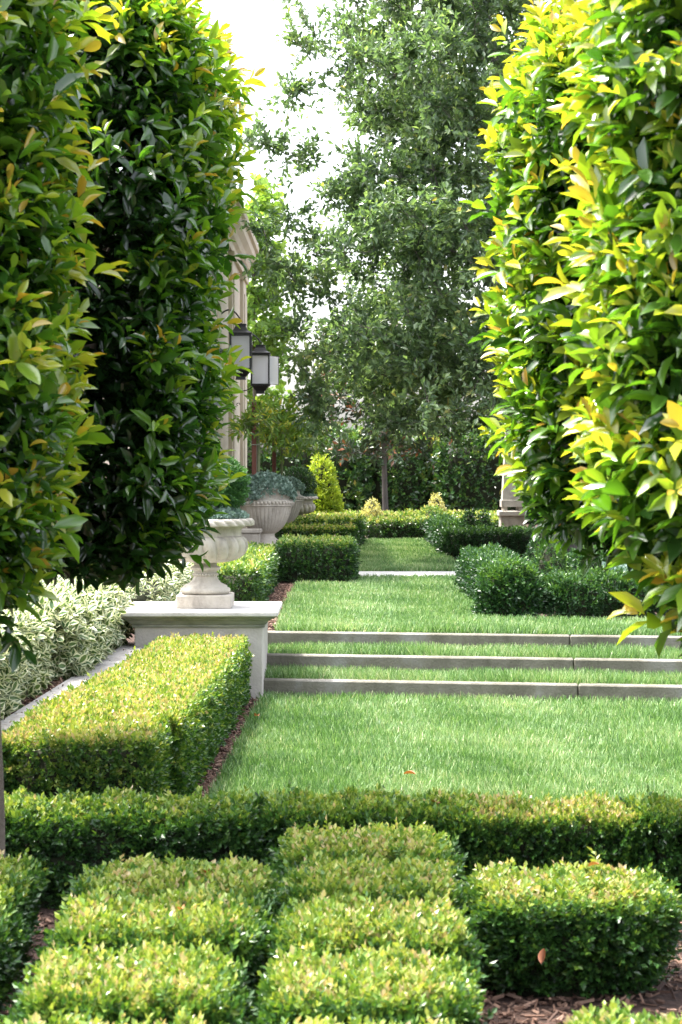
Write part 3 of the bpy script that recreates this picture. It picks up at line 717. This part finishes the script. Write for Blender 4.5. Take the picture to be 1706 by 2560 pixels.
spill('silvery trailing plant filling the rim of the urn on the pier', -.934, 13.19, 1.185, .285, .07, 0.0, 1500, 141)
spill('silvery trailing plant spilling over the nearer ribbed planter', -.895, 22.5, 1.30, .31, .15, .22, 1300, 142, 1.2)
spill('silvery trailing plant on the farther ribbed planter', -.835, 25.7, 1.30, .30, .09, .10, 900, 143, 1.25)
spill('thin silvery fringe around the far clipped ball', -.655, 29.5, 1.085, .25, .04, 0, 500, 144, 1.3)
spill('pale silvery plant low in the shaded right bed', 2.35, 16.4, .55, .22, .14, 0, 500, 145, 1.2)

# ================================================================== TALL CLIPPED LAURELS
CAMP = V3(0, 0, EYE)
LEAF_MESH = {}
for ai, av in enumerate((.08, .3, .5, .68, .85, .97)):
    for sh, (c, fo) in enumerate(((.12, .10), (.30, .16), (-.05, .2))):
        v, f = fine_leaf(c, fo); a = Acc(); a.add(v, f, 0, av, True)
        LEAF_MESH[(ai, sh)] = a.mesh('leaf', M['laurel'])
AGES = np.array([.08, .3, .5, .68, .85, .97])

def split_largest(P, L, n=300, cell=0.012):
    """indices of the n leaves that show largest: nearest in their cell of view, in frame"""
    d = P - CAMP; y = np.maximum(d[:, 1], .1); u = d[:, 0] / y; v = d[:, 2] / y
    ok = (np.abs(u) < .185) & (v < .26) & (v > -.30) & (d[:, 1] > 1)
    key = np.floor(u / cell).astype(int) * 4096 + np.floor(v / cell).astype(int)
    best = {}
    for i in np.nonzero(ok)[0]:
        k = key[i]; 
        if k not in best or y[i] < y[best[k]]: best[k] = i
    idx = np.array(list(best.values()), int)
    idx = idx[np.argsort(-(L[idx] / y[idx]))][:n]
    return idx

def clipped_laurel(label, cx, cy, hx, hy, z0, z1, trunk, leafL, seed, nsh, bias, r=.28, low=.35, bark='bark', push=lambda z: 0 * z):
    g = np.random.default_rng(seed)
    H = z1 - z0
    P, N, w = rbox(nsh, hx, hy, H, r, seed, 0, .0, 1.0)
    # bottom face, rounded in
    nb = int(nsh * .10)
    Pb = np.stack([g.uniform(-hx, hx, nb) * .9, g.uniform(-hy, hy, nb) * .9, np.zeros(nb)], 1); Nb = np.tile(V3(0, 0, -.6), (nb, 1))
    P = np.vstack([P, Pb]); N = np.vstack([N, Nb]); n = len(P)
    s = 1 - low * np.clip(1 - P[:, 2] / (.55), 0, 1) ** 2          # crown draws in at the bottom
    P[:, 0] *= s; P[:, 1] *= s
    P += N * (.055 * wobble(P, 3.2, seed) + .03 * wobble(P, 8, seed + 3))[:, None]
    P[:, 0] += push(P[:, 2] + z0)
    P[:, 2] += (.10 * wobble(P[:, [0, 1, 1]], 7, seed) * (P[:, 2] < .25))
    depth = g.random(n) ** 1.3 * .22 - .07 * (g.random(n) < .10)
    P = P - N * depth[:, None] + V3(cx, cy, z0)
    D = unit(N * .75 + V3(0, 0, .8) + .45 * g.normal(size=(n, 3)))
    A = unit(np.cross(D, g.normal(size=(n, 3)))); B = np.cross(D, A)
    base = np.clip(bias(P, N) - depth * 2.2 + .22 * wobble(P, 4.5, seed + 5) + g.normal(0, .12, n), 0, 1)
    allP, allD, allN, allL, allA = [], [], [], [], []
    nl = 8
    Ssh = g.uniform(.75, 1.2, n)
    for k in range(nl):
        t_ = k / (nl - 1); ph = k * 2.4 + g.uniform(0, 1, n)
        o_ = (1.05 - .7 * t_)
        out = np.cos(ph)[:, None] * A + np.sin(ph)[:, None] * B
        ld = unit(D * (.35 + .6 * t_) + out * o_ + .2 * g.normal(size=(n, 3)) + V3(0, 0, -.10))
        p = P + D * (.13 * Ssh * t_)[:, None] + out * .004
        nn = unit(D * .8 + V3(0, 0, .5) + .35 * g.normal(size=(n, 3)))
        l = leafL * Ssh * g.uniform(.75, 1.15, n) * (1 - .35 * t_ * (t_ > .8))
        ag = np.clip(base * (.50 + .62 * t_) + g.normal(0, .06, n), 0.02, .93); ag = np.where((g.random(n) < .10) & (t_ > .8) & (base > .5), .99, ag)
        allP.append(p); allD.append(ld); allN.append(nn); allL.append(l); allA.append(ag)
    # deep old leaves that close the crown
    m = int(nsh * 2.2)
    Pd = np.stack([g.uniform(-1, 1, m) * (hx - .12), g.uniform(-1, 1, m) * (hy - .12), g.uniform(.18, H - .15, m)], 1)
    edge = np.maximum(np.abs(Pd[:, 0]) / hx, np.abs(Pd[:, 1]) / hy) > .45; Pd = Pd[edge]; m = len(Pd)
    s = 1 - low * np.clip(1 - Pd[:, 2] / .55, 0, 1) ** 2; Pd[:, 0] *= s; Pd[:, 1] *= s
    allP.append(Pd + V3(cx, cy, z0)); allD.append(unit(rnd_dir(m, g) + V3(0, 0, -.3))); allN.append(unit(rnd_dir(m, g) + V3(0, -.4, .6)))
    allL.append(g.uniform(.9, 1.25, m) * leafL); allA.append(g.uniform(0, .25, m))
    P_ = np.concatenate(allP); D_ = np.concatenate(allD); N_ = np.concatenate(allN); L_ = np.concatenate(allL); A_ = np.concatenate(allA)
    idx = split_largest(P_, L_)
    rest = np.ones(len(P_), bool); rest[idx] = False
    t = thing('laurel_tree', label, 'tree', (trunk[0], trunk[1], 0))
    off = V3(trunk[0], trunk[1], 0)
    deep = np.arange(len(P_)) >= len(P_) - m; deep_rest = rest & deep; rest = rest & ~deep
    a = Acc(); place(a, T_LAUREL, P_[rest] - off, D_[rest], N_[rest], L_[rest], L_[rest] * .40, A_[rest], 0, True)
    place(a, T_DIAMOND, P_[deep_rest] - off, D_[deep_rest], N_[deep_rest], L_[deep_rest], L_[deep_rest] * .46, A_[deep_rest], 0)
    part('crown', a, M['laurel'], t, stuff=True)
    F = frames(D_[idx], N_[idx])
    for j, i in enumerate(idx):
        ai = int(np.argmin(np.abs(AGES - A_[i])))
        o = bpy.data.objects.new('leaf', LEAF_MESH[(ai, j % 3)]); COL.objects.link(o); o.parent = t
        R = F[j] * np.array([L_[i] * .40, L_[i], L_[i]])[None, :]
        mw = np.eye(4); mw[:3, :3] = R; mw[:3, 3] = P_[i] - off
        o.matrix_local = Matrix(mw.tolist())
    # trunk and limbs
    a = Acc(); zz = np.linspace(-.05, z0 + .5, 12)
    pts = np.stack([.008 * np.sin(zz * 5 + seed), .010 * np.sin(zz * 4 + 1), zz], 1)
    tube(a, pts, np.linspace(.034, .029, 12), 10)
    part('trunk', a, M[bark], t)
    a = Acc()
    for k in range(46):
        h0 = z0 + g.uniform(.1, H * .8); e = V3(cx + g.uniform(-1, 1) * hx * .85, cy + g.uniform(-1, 1) * hy * .85, h0 + g.uniform(.2, .6)) - off
        s0 = V3(0, 0, min(h0, z0 + .5)); mid = (s0 + e) / 2 + V3(0, 0, -.06); tube(a, [s0, mid, e], [.014, .009, .004], 5)
    for k in range(5):
        e = V3(cx + g.uniform(-.5, .5) * hx, cy + g.uniform(-.5, .5) * hy, z1 - .3) - off
        tube(a, [V3(0, 0, z0 + .4), (V3(0, 0, z0 + .6) + e) / 2, e], [.03, .02, .008], 6)
    part('branches', a, M[bark], t, stuff=True)
    return t

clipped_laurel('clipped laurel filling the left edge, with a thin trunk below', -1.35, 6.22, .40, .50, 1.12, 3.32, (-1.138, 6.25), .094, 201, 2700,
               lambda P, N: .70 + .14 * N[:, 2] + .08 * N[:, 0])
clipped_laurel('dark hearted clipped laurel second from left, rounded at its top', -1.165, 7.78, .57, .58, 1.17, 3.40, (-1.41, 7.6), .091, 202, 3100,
               lambda P, N: .40 + .30 * np.clip((P[:, 2] - 2.5) / .8, 0, 1) + .22 * np.clip((P[:, 0] + .82) / .2, -.8, 1) + .12 * N[:, 2], r=.30, low=.22, push=lambda z: .055 * np.clip((z - 2.17) / .13, -.30, 1) + .055 * np.clip((1.95 - z) / .15, 0, 1))  # shade painted into the left and lower leaves, top and right yellower
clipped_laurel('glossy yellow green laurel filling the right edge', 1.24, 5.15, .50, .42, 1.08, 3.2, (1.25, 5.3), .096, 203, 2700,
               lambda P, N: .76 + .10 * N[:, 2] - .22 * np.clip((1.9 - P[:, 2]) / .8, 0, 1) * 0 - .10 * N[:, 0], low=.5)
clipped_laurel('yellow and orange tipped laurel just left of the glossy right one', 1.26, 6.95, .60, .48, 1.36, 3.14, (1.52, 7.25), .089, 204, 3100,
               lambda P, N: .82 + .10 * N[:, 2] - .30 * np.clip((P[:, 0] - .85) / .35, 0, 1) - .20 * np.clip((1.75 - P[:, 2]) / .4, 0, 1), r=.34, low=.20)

# ================================================================== VARIEGATED SHRUBS
VLEAF = []
for av in (.2, .6, .95):
    a = Acc(); a.add(T_VAR[0], T_VAR[1], T_VAR[2], av, True); VLEAF.append(a.mesh('leaf', [M['vgreen'], M['cream']]))
def variegated(label, x0, x1, y0, y1, h, n, seed, L=.06, singles=0, slope=0.0):
    g = np.random.default_rng(seed); hx, hy = (x1 - x0) / 2, (y1 - y0) / 2
    P, N, w = rbox(n, hx, hy, h, .14, seed, 0.05, .05, 1.0)
    P = P - N * (g.random(n) * .05)[:, None]
    D = unit(N * .8 + V3(0, 0, .7) + .35 * g.normal(size=(n, 3))); A = unit(np.cross(D, g.normal(size=(n, 3)))); B = np.cross(D, A)
    PP, DD, NN, LL, AA = [], [], [], [], []
    for k in range(6):
        t_ = k / 5; ph = 2.4 * k + g.uniform(0, 1, n); out = np.cos(ph)[:, None] * A + np.sin(ph)[:, None] * B
        PP.append(P + D * (.06 * t_)); DD.append(unit(D * (.3 + .5 * t_) + out * (1.05 - .5 * t_) + V3(0, 0, -.1))); NN.append(unit(D + .3 * g.normal(size=(n, 3))))
        LL.append(L * g.uniform(.7, 1.15, n)); AA.append(g.random(n))
    P_, D_, N_, L_, A_ = map(np.concatenate, (PP, DD, NN, LL, AA))
    loc = V3((x0 + x1) / 2, (y0 + y1) / 2, ZU - .012)
    P_[:, 2] += slope * P_[:, 0] * -1
    t = thing('variegated_shrub', label, 'shrub', tuple(loc))
    idx = split_largest(P_ + loc, L_, singles, .0045) if singles else np.array([], int)
    rest = np.ones(len(P_), bool); rest[idx] = False
    a = Acc(); place(a, T_VAR_LOW, P_[rest], D_[rest], N_[rest], L_[rest], L_[rest] * .60, A_[rest])
    a.mi = [m_ for m_ in a.mi]
    core_box(a, hx * .8, hy * .85, h * .8, .05, 2)
    part('foliage', a, [M['vgreen'], M['cream'], M['inner']], t, stuff=True)
    F = frames(D_[idx], N_[idx])
    for j, i in enumerate(idx):
        o = bpy.data.objects.new('leaf', VLEAF[int(A_[i] * 2.99)]); COL.objects.link(o); o.parent = t
        mw = np.eye(4); mw[:3, :3] = F[j] * np.array([L_[i] * .60, L_[i], L_[i]])[None, :]; mw[:3, 3] = P_[i]
        o.matrix_local = Matrix(mw.tolist())
variegated('cream and green variegated shrub bank nearest, above the kerb at left', -2.5, -1.66, 7.9, 10.9, .42, 2900, 301, .068, 300, .10)
variegated('cream and green variegated shrubs next to the pier', -2.45, -1.50, 10.9, 13.4, .42, 2500, 302, .068, 300, .12)
variegated('variegated shrubs behind the urn foot, in shade', -2.3, -1.28, 14.3, 17.5, .40, 1500, 303, .062, 0, .10)

# ================================================================== BACKGROUND TREES
def spray_tree(name, label, base, trunk_pts, trunk_r, clumps, crad, nleaf, L, Wr, mat, seed, bark='greybark', tw=9, agefn=None, twig_r=.006, lm=0.55, cat='tree', droop=0.0, limb_nodes=None):
    """trunk tube, limbs to clump centres, leaves on twigs inside each clump"""
    g = np.random.default_rng(seed); off = np.asarray(base, float)
    t = thing(name, label, cat, tuple(off))
    a = Acc(); tp = np.asarray(trunk_pts, float) - off; tube(a, tp, trunk_r, 10); part('trunk', a, M[bark], t)
    C = np.asarray(clumps, float) - off; n = len(C)
    nodes = tp[len(tp) // 3:] if limb_nodes is None else np.asarray(limb_nodes) - off
    a = Acc()
    order = np.argsort(np.min(np.linalg.norm(C[:, None] - nodes[None], axis=2), axis=1))
    nd = [p for p in nodes]; nr = [trunk_r[-1] * .8 if np.ndim(trunk_r) else trunk_r * .6] * len(nd)
    for i in order:
        q_ = np.array(nd); cost = np.linalg.norm(q_ - C[i], axis=1) + .35 * np.maximum(0, q_[:, 2] - C[i][2])
        j = int(np.argmin(cost)); e = C[i]; s0 = q_[j]; dl = np.linalg.norm(e - s0)
        r0 = max(min(nr[j] * .8, .020 * dl + .006), twig_r)
        mid = (s0 + e) / 2 + g.normal(0, .07, 3) * dl
        tube(a, [s0, mid, e], [r0, r0 * .8, r0 * .6], 5, caps=False)
        nd.append(e); nr.append(r0 * .7)
    part('branches', a, M[bark], t, stuff=True)
    # twigs and leaves
    k = tw; TD = rnd_dir(n * k, g) + V3(0, 0, .25 - droop); TD = unit(TD); TC = np.repeat(C, k, 0); TL = crad * g.uniform(.45, 1.1, n * k)
    lp = nleaf // k
    s_ = g.uniform(.12, 1, (n * k, lp)); P = TC[:, None] + TD[:, None] * (TL[:, None] * s_)[..., None]
    P = P.reshape(-1, 3) + g.normal(0, crad * .05, (n * k * lp, 3)); D0 = np.repeat(TD, lp, 0)
    D = unit(D0 * .6 + .75 * rnd_dir(len(P), g) + V3(0, 0, -droop)); N = unit(V3(0, 0, .7) + rnd_dir(len(P), g) * .8)
    tipness = s_.reshape(-1)
    age = (.25 + .45 * tipness ** 2 + g.normal(0, .16, len(P))) if agefn is None else agefn(P + off, tipness, g)
    a = Acc(); l = L * g.uniform(.7, 1.2, len(P))
    place(a, T_DIAMOND, P, D, N, l, l * Wr, np.clip(age, 0, 1))
    part('crown', a, M[mat], t, stuff=True)
    a = Acc()
    e = TC + TD * TL[:, None]
    v = np.concatenate([TC, e, e + V3(.002, .002, .003), TC + V3(.006, 0, .004)], 0); q_ = np.arange(n * k)
    a.add(v, np.stack([q_, q_ + n * k, q_ + 2 * n * k, q_ + 3 * n * k], 1), 0)
    part('twigs', a, M[bark], t, stuff=True)
    return t

# big evergreen: left outline as a function of height
zs = np.array([1.9, 2.2, 2.5, 3.0, 3.5, 4.0, 4.56, 5.1, 5.6, 6.1, 6.65, 7.2, 8.5, 10.0])
xs = np.array([.75, .05, -.12, -.26, -.30, -.44, -.38, -.15, .25, -.05, -.02, -.08, .5, 2.0])
g = np.random.default_rng(77); cl = []
while len(cl) < 740:
    z = g.uniform(2.05, 9.2); y = g.uniform(21.6, 26.4); xl = np.interp(z, zs, xs) + .5 * abs(y - 23.2) ** 1.3 * .35; x = g.uniform(xl, 5.2)
    if x > 2.7 + 2.6 * math.sqrt(max(0, 1 - ((z - 5.2) / 4.2) ** 2)): continue
    p = V3(x, y, z)
    if wobble(p * 1.0, 1.15, 4.0) < -.28: continue
    if 2.6 < x and 22.8 < y < 25.3 and g.random() < .7: continue
    if x > 3.2 and g.random() < .55: continue
    if z > 7.6 and g.random() < .5: continue
    cl.append(p)
g2 = np.random.default_rng(5)
for _ in range(10):
    z = g2.uniform(2.4, 4.2); cl.append(V3(g2.uniform(-.60, -.15) + .22 * abs(z - 3.9) * .5, g2.uniform(22.4, 24.0), z))
for px in [(-1.02, 22.6, 5.42), (-.85, 22.7, 5.36), (-.66, 22.8, 5.28), (-.48, 22.8, 5.2), (-.5, 22.9, 6.62), (-.3, 22.9, 6.7), (-.62, 22.8, 5.98), (-.45, 22.8, 6.05), (-.55, 22.5, 7.1),
           (-.70, 22.6, 3.95), (-.42, 22.6, 2.6), (-.35, 22.5, 2.35), (-.25, 22.6, 2.15), (-.2, 22.6, 2.35), (-.9, 22.7, 4.3), (-.55, 22.7, 4.5), (-.55, 22.6, 3.75)]:
    cl.append(V3(*px))
spray_tree('evergreen_tree', 'big dark evergreen tree leaning in over the lawn from the right', (2.95, 24.2, ZU - .03),
           [(2.95, 24.2, .3), (2.9, 24.2, 1.2), (2.75, 24.1, 2.4), (2.5, 24.1, 3.6), (2.2, 24.0, 4.8), (1.95, 23.9, 6.2), (1.7, 23.9, 7.6), (1.3, 23.8, 8.8)],
           np.linspace(.26, .07, 8), cl, .46, 210, .094, .48, 'oak', 401, tw=10,
           agefn=lambda P, t, g: .30 + .30 * t ** 2 + .12 * wobble(P, 1.7, 1.0) + .10 * np.clip((3.6 - P[:, 2]) / 2, -.5, .5) + g.normal(0, .15, len(P)))

# slender light tree by the building end
g = np.random.default_rng(78); cl = []
while len(cl) < 120:
    z = g.uniform(2.2, 6.4); x = -1.40 + g.uniform(-.55, .5) * (1 - abs(z - 3.6) / 4.2); y = 33 + g.uniform(-.45, .45)
    cl.append(V3(x, y, z))
spray_tree('slender_tree', 'slender pale green tree rising beside the building corner and lanterns', (-1.45, 33, ZU - .03),
           [(-1.45, 33, .3), (-1.47, 33, 2), (-1.5, 33.0, 3.5), (-1.5, 33, 5.0), (-1.46, 33, 6.5)], np.linspace(.05, .012, 5), cl, .30, 54, .115, .85, 'pear', 402, tw=6, twig_r=.008)

# citrus trees in the planters, each tied to a stake
def citrus(label, x, y, z, cx, cz, rx, rz, seed, n=46, a0=0.0):
    g = np.random.default_rng(seed); cl = []
    while len(cl) < n:
        d_ = g.normal(size=3); d_ /= np.linalg.norm(d_); d_ *= g.random() ** .4
        cl.append(V3(cx + d_[0] * rx, y + d_[1] * rx, cz + d_[2] * rz))
    spray_tree('citrus_tree', label, (x, y, z), [(x, y, z), (x + .01, y, z + .5), (x - .01, y, z + .9)], np.array([.02, .018, .012]), cl, .20, 40, .105, .34, 'citrus', seed, 'greenstem', tw=6,
               agefn=lambda P, t, g: a0 + .35 + .4 * t ** 3 + g.normal(0, .16, len(P)), twig_r=.004)
citrus('young citrus tree with yellowish leaves in the nearer ribbed planter', -.975, 22.5, 1.24, -.87, 2.02, .36, .26, 411, 24, .15)
citrus('darker citrus tree in the farther ribbed planter', -.80, 25.7, 1.24, -.62, 1.98, .40, .34, 412, 30, .0)
for lab, x, y, z1 in (('tall rust brown stake beside the nearer citrus stem', -1.02, 22.45, 2.32), ('shorter rust brown stake beside the farther citrus stem', -.895, 25.65, 2.15)):
    s_ = thing('wooden_stake', lab, 'stake', (x, y, 1.2), 0, 'rust brown tree stakes')
    ac = Acc(); box(ac, -.026, .026, -.026, .026, 0, z1 - 1.2, bevel=.004); part('post', ac, M['stake'], s_)
    ac = Acc(); aa = np.linspace(0, 2 * np.pi, 14); tube(ac, np.stack([.02 + .052 * np.cos(aa), .045 * np.sin(aa) , .62 + 0 * aa], 1), .006, 5, caps=False); part('tie', ac, M['tie'], s_)

# magnolia with brown leaf backs
g = np.random.default_rng(79); cl = []
while len(cl) < 120:
    z = g.uniform(1.75, 4.2); x = .88 + g.uniform(-1.35, 1.45) * min(1, .35 + (z - 1.6) * .9) ; y = 38 + g.uniform(-1, 1)
    cl.append(V3(x, y, z))
spray_tree('magnolia_tree', 'small tree with slim grey trunk and rust backed leaves before the tall screen', (.885, 38, ZU - .03),
           [(.90, 38, .3), (.875, 38, .9), (.86, 38, 1.5), (.85, 38, 2.2), (.9, 38, 3.2), (.9, 38, 4.0)], np.array([.075, .06, .055, .045, .03, .015]), cl, .36, 54, .16, .42, 'magnolia', 403, tw=6,
           agefn=lambda P, t, g: np.where(g.random(len(P)) < .16, g.uniform(.62, 1, len(P)), g.uniform(0, .6, len(P))), twig_r=.012)

# tall screen hedge, three shrubs wide stretches
def screen(label, x0, x1, y, z1, seed, n):
    g = np.random.default_rng(seed); hx = (x1 - x0) / 2; h = z1 - ZU
    P, N, w = rbox(n, hx, .75, h, .3, seed, 0, .18, 1.0); P -= N * (g.random(n) ** 1.2 * .3)[:, None]
    a = Acc(); age = np.clip(.42 + .22 * wobble(P, 2.2, seed) + .2 * N[:, 2] + g.normal(0, .15, n), 0, 1)
    sprigs(a, P, N, g, 5, .16, .115, .5, age, .4)
    core_box(a, hx * .93, .5, h * .9, .1, 1)
    t = thing('screen_hedge', label, 'hedge', ((x0 + x1) / 2, y, ZU - .02), 0, 'tall clipped screen hedges at the back')
    o = link('foliage', a.mesh('foliage', [M['backhedge'], M['inner']]), t); o['kind'] = 'stuff'
screen('dark left stretch of the tall screen hedge behind the urns', -5.5, .55, 42.6, 2.22, 501, 3800)
screen('middle stretch of the tall screen hedge behind the slim trunk', .45, 2.1, 42.9, 2.15, 502, 1500)
screen('glossy right stretch of the tall screen hedge, left of the obelisk', 2.0, 7.5, 42.4, 2.26, 503, 3800)

# ================================================================== GRASS AND MULCH CHIPS
def in_poly(P, poly):
    x, y = P[:, 0], P[:, 1]; c = np.zeros(len(P), bool); j = len(poly) - 1
    for i in range(len(poly)):
        xi, yi = poly[i]; xj, yj = poly[j]
        cr = ((yi > y) != (yj > y)) & (x < (xj - xi) * (y - yi) / (yj - yi + 1e-12) + xi)
        c ^= cr; j = i
    return c
def grass(name, poly, z, n, h, w, seed, label, dry=0.0, xr=None, yr=None, lean=.50):
    g = np.random.default_rng(seed); poly = [tuple(p) for p in poly]
    xs_ = [p[0] for p in poly]; ys_ = [p[1] for p in poly]
    x0, x1 = xr or (min(xs_), max(xs_)); y0, y1 = yr or (min(ys_), max(ys_))
    # denser towards the camera, so that blades keep about one size in view
    v = g.random(n * 2); yy = 1 / (1 / y0 + v * (1 / y1 - 1 / y0)) if y1 / y0 > 1.2 else y0 + v * (y1 - y0)
    P = np.stack([g.uniform(x0, x1, n * 2), yy], 1); P = P[in_poly(P, poly)]
    m = len(P); B = np.column_stack([P, np.full(m, z)])
    f = np.maximum(1, B[:, 1] / 12)
    H = h * g.uniform(.55, 1.25, m) * (1 + .18 * wobble(B, 3, seed)); Wd = w * g.uniform(.7, 1.3, m) * f ** .7
    clump = np.stack([wobble(B, 5, seed), wobble(B, 5, seed + 4)], 1) * .22
    az = g.uniform(0, 2 * np.pi, m); ln = np.stack([np.cos(az), np.sin(az)], 1) * (lean * g.uniform(.2, 1.5, m))[:, None] + clump
    tip = B + np.column_stack([ln * H[:, None], H * np.sqrt(np.clip(1 - .4 * (ln ** 2).sum(1), .15, 1))])
    mid = B * .5 + tip * .5 + np.column_stack([-ln * (H * .12)[:, None], H * .10])
    fa = g.uniform(0, np.pi, m); sd = np.column_stack([np.cos(fa), np.sin(fa), np.zeros(m)]) * (Wd / 2)[:, None]
    tw_ = g.normal(0, .5, m); sd2 = np.column_stack([np.cos(fa + tw_), np.sin(fa + tw_), .3 * g.normal(size=m)]) * (Wd * .14)[:, None]
    V = np.stack([B - sd, B + sd, tip + sd2, tip - sd2], 1).reshape(-1, 3)
    k = np.arange(m)[:, None] * 4
    age = np.clip(.50 + .20 * wobble(B, 1.6, seed + 2) + .12 * wobble(B, 6.5, seed + 8) + g.normal(0, .22, m) + dry * (g.random(m) < .25), 0, 1)  # pale waves put the sky sheen of lying blades into their colour
    a = Acc(); a.add(V, np.concatenate([k + 0, k + 1, k + 2, k + 3], 1), 0, np.repeat(age, 4))
    o = part(name, a, M['grass'], None, None, True); o['label'] = label; o['category'] = 'grass'
    return o
grass('grass', lawn_lo, 0.0, 94000, .045, .0060, 601, 'bright mown grass of the lower lawn', xr=(-.7, 3.2))
for k in (0, 1):
    x0, y0, _, zt = STEP[k]; x1, y1, _, _ = STEP[k + 1]
    grass('grass', [along(x0, y0, .03, .10), along(x0, y0, 4, .10), along(x1, y1, 4, 0), along(x1, y1, .03, 0)], zt - .035, 24000, .082, .0056, 610 + k,
          ['shaggy grass strip on the lower tread of the steps', 'shaggy grass strip on the upper tread of the steps'][k], .12)
grass('grass', lawn_up, ZU, 85000, .050, .0064, 620, 'grass of the upper lawn between the hedges', .05, xr=(-.6, 3.4))
grass('grass', lawn_far, ZU, 17000, .060, .0078, 630, 'grass of the distant lawn beyond the pale path', .10)

def chips(poly, z, n, seed, label, xr=None):
    g = np.random.default_rng(seed); xs_ = [p[0] for p in poly]; ys_ = [p[1] for p in poly]
    P = np.stack([g.uniform(min(xs_), max(xs_), n), g.uniform(min(ys_), max(ys_), n)], 1); P = P[in_poly(P, poly)]; m = len(P)
    a = Acc(); hl = g.uniform(.008, .030, m); hw = g.uniform(.0018, .006, m); th = g.uniform(.001, .004, m)
    D = unit(np.column_stack([g.normal(size=(m, 2)), g.normal(0, .28, m)])); X = unit(np.cross(D, V3(0, 0, 1) + .4 * g.normal(size=(m, 3)))); Z = np.cross(X, D)
    C = np.column_stack([P, z + g.uniform(0, .012, m)])
    cs = [(-1, -1, -1), (1, -1, -1), (1, 1, -1), (-1, 1, -1), (-1, -1, 1), (1, -1, 1), (1, 1, 1), (-1, 1, 1)]
    V = np.stack([C + X * (hw * sx)[:, None] + D * (hl * sy)[:, None] + Z * (th * sz)[:, None] for sx, sy, sz in cs], 1)
    k = (np.arange(m) * 8)[:, None, None]; q_ = np.array([(4, 5, 6, 7), (0, 1, 5, 4), (1, 2, 6, 5), (2, 3, 7, 6), (3, 0, 4, 7)])[None]
    a.add(V.reshape(-1, 3), (q_ + k).reshape(-1, 4), 0, np.repeat(g.random(m), 8))
    o = part('bark_mulch', a, M['chip'], None, None, True); o['label'] = label; o['category'] = 'mulch'
chips([(-1.5, 3.4), (1.7, 3.4), (1.7, 6.7), (-1.5, 6.7)], -.006, 10500, 701, 'shredded bark mulch between the foreground box shrubs')
chips([(-.80, 7.1), (-.62, 7.1), (-.60, 9.9), (-.56, 12.6), (-.54, 12.8), (-.70, 12.8), (-.75, 9.9)], -.006, 4200, 702, 'dark mulch strip between the long hedge and the lower lawn')
chips([(-1.85, 7.8), (-1.45, 7.8), (-1.30, 13), (-1.6, 13)], ZU - .012, 4500, 703, 'mulch between the stone kerb and variegated shrubs')
chips([(.98, 15.0), (2.7, 14.8), (2.7, 15.5), (1.26, 15.3), (1.40, 21), (1.24, 21)], ZU - .008, 5200, 704, 'reddish mulch edging the right bed')
chips([(-.80, 14.4), (-.48, 14.4), (-.45, 20), (-.72, 20)], ZU - .008, 3500, 705, 'mulch edging left of the upper lawn')

# fallen and caught leaves
def dead_leaf(label, loc, rot, L, age, w=.5):
    v, f = fine_leaf(.25, .25); a = Acc(); a.add(v * V3(w * L, L, L), f, 0, age, True)
    o = part('fallen_leaf', a, M['dead'], None, loc); o.rotation_euler = rot
    tag(o, label, 'leaf')
dead_leaf('orange dead leaf caught on the dark front of the rounded block', (.575, 5.415, .19), (-1.7, .3, .1), .042, .25)
dead_leaf('brown fallen leaf lying on the lower lawn near the cross hedge', (.365, 9.4, .045), (.2, .1, 1.2), .06, .6)
dead_leaf('small dry leaf on the lawn edge by the mulch strip', (-.50, 11.6, .045), (.1, .2, .4), .06, .9)
dead_leaf('tan dry leaf resting on the yellow hedge top', (-1.02, 9.15, .425), (.05, .1, 1.0), .045, 1.0)

g = np.random.default_rng(808)
spots_ = [('curled tan leaf on the mulch right of the big rounded block', (1.02, 5.55, .012)), ('reddish dead leaf on the mulch below the big rounded block', (.62, 5.02, .012)),
          ('small brown leaf in the mulch gap at bottom right', (.48, 4.78, .012)), ('broad dry leaf on the mulch at the right edge', (.92, 5.12, .012)),
          ('pale fallen leaf lying on top of the big rounded block', (.78, 5.78, .352)), ('brown leaf resting on the shaded block at left centre', (-.40, 5.72, .345)),
          ('yellow brown leaf on the sunny block of the second row at left', (-.42, 5.1, .375)), ('dead leaf on the cross hedge top below the lawn', (.33, 6.9, .345))]
for k, (lab, p) in enumerate(spots_):
    dead_leaf(lab, p, (g.uniform(-.3, .3), g.uniform(-.3, .3), g.uniform(0, 6)), g.uniform(.035, .055), g.uniform(0, 1), .55)
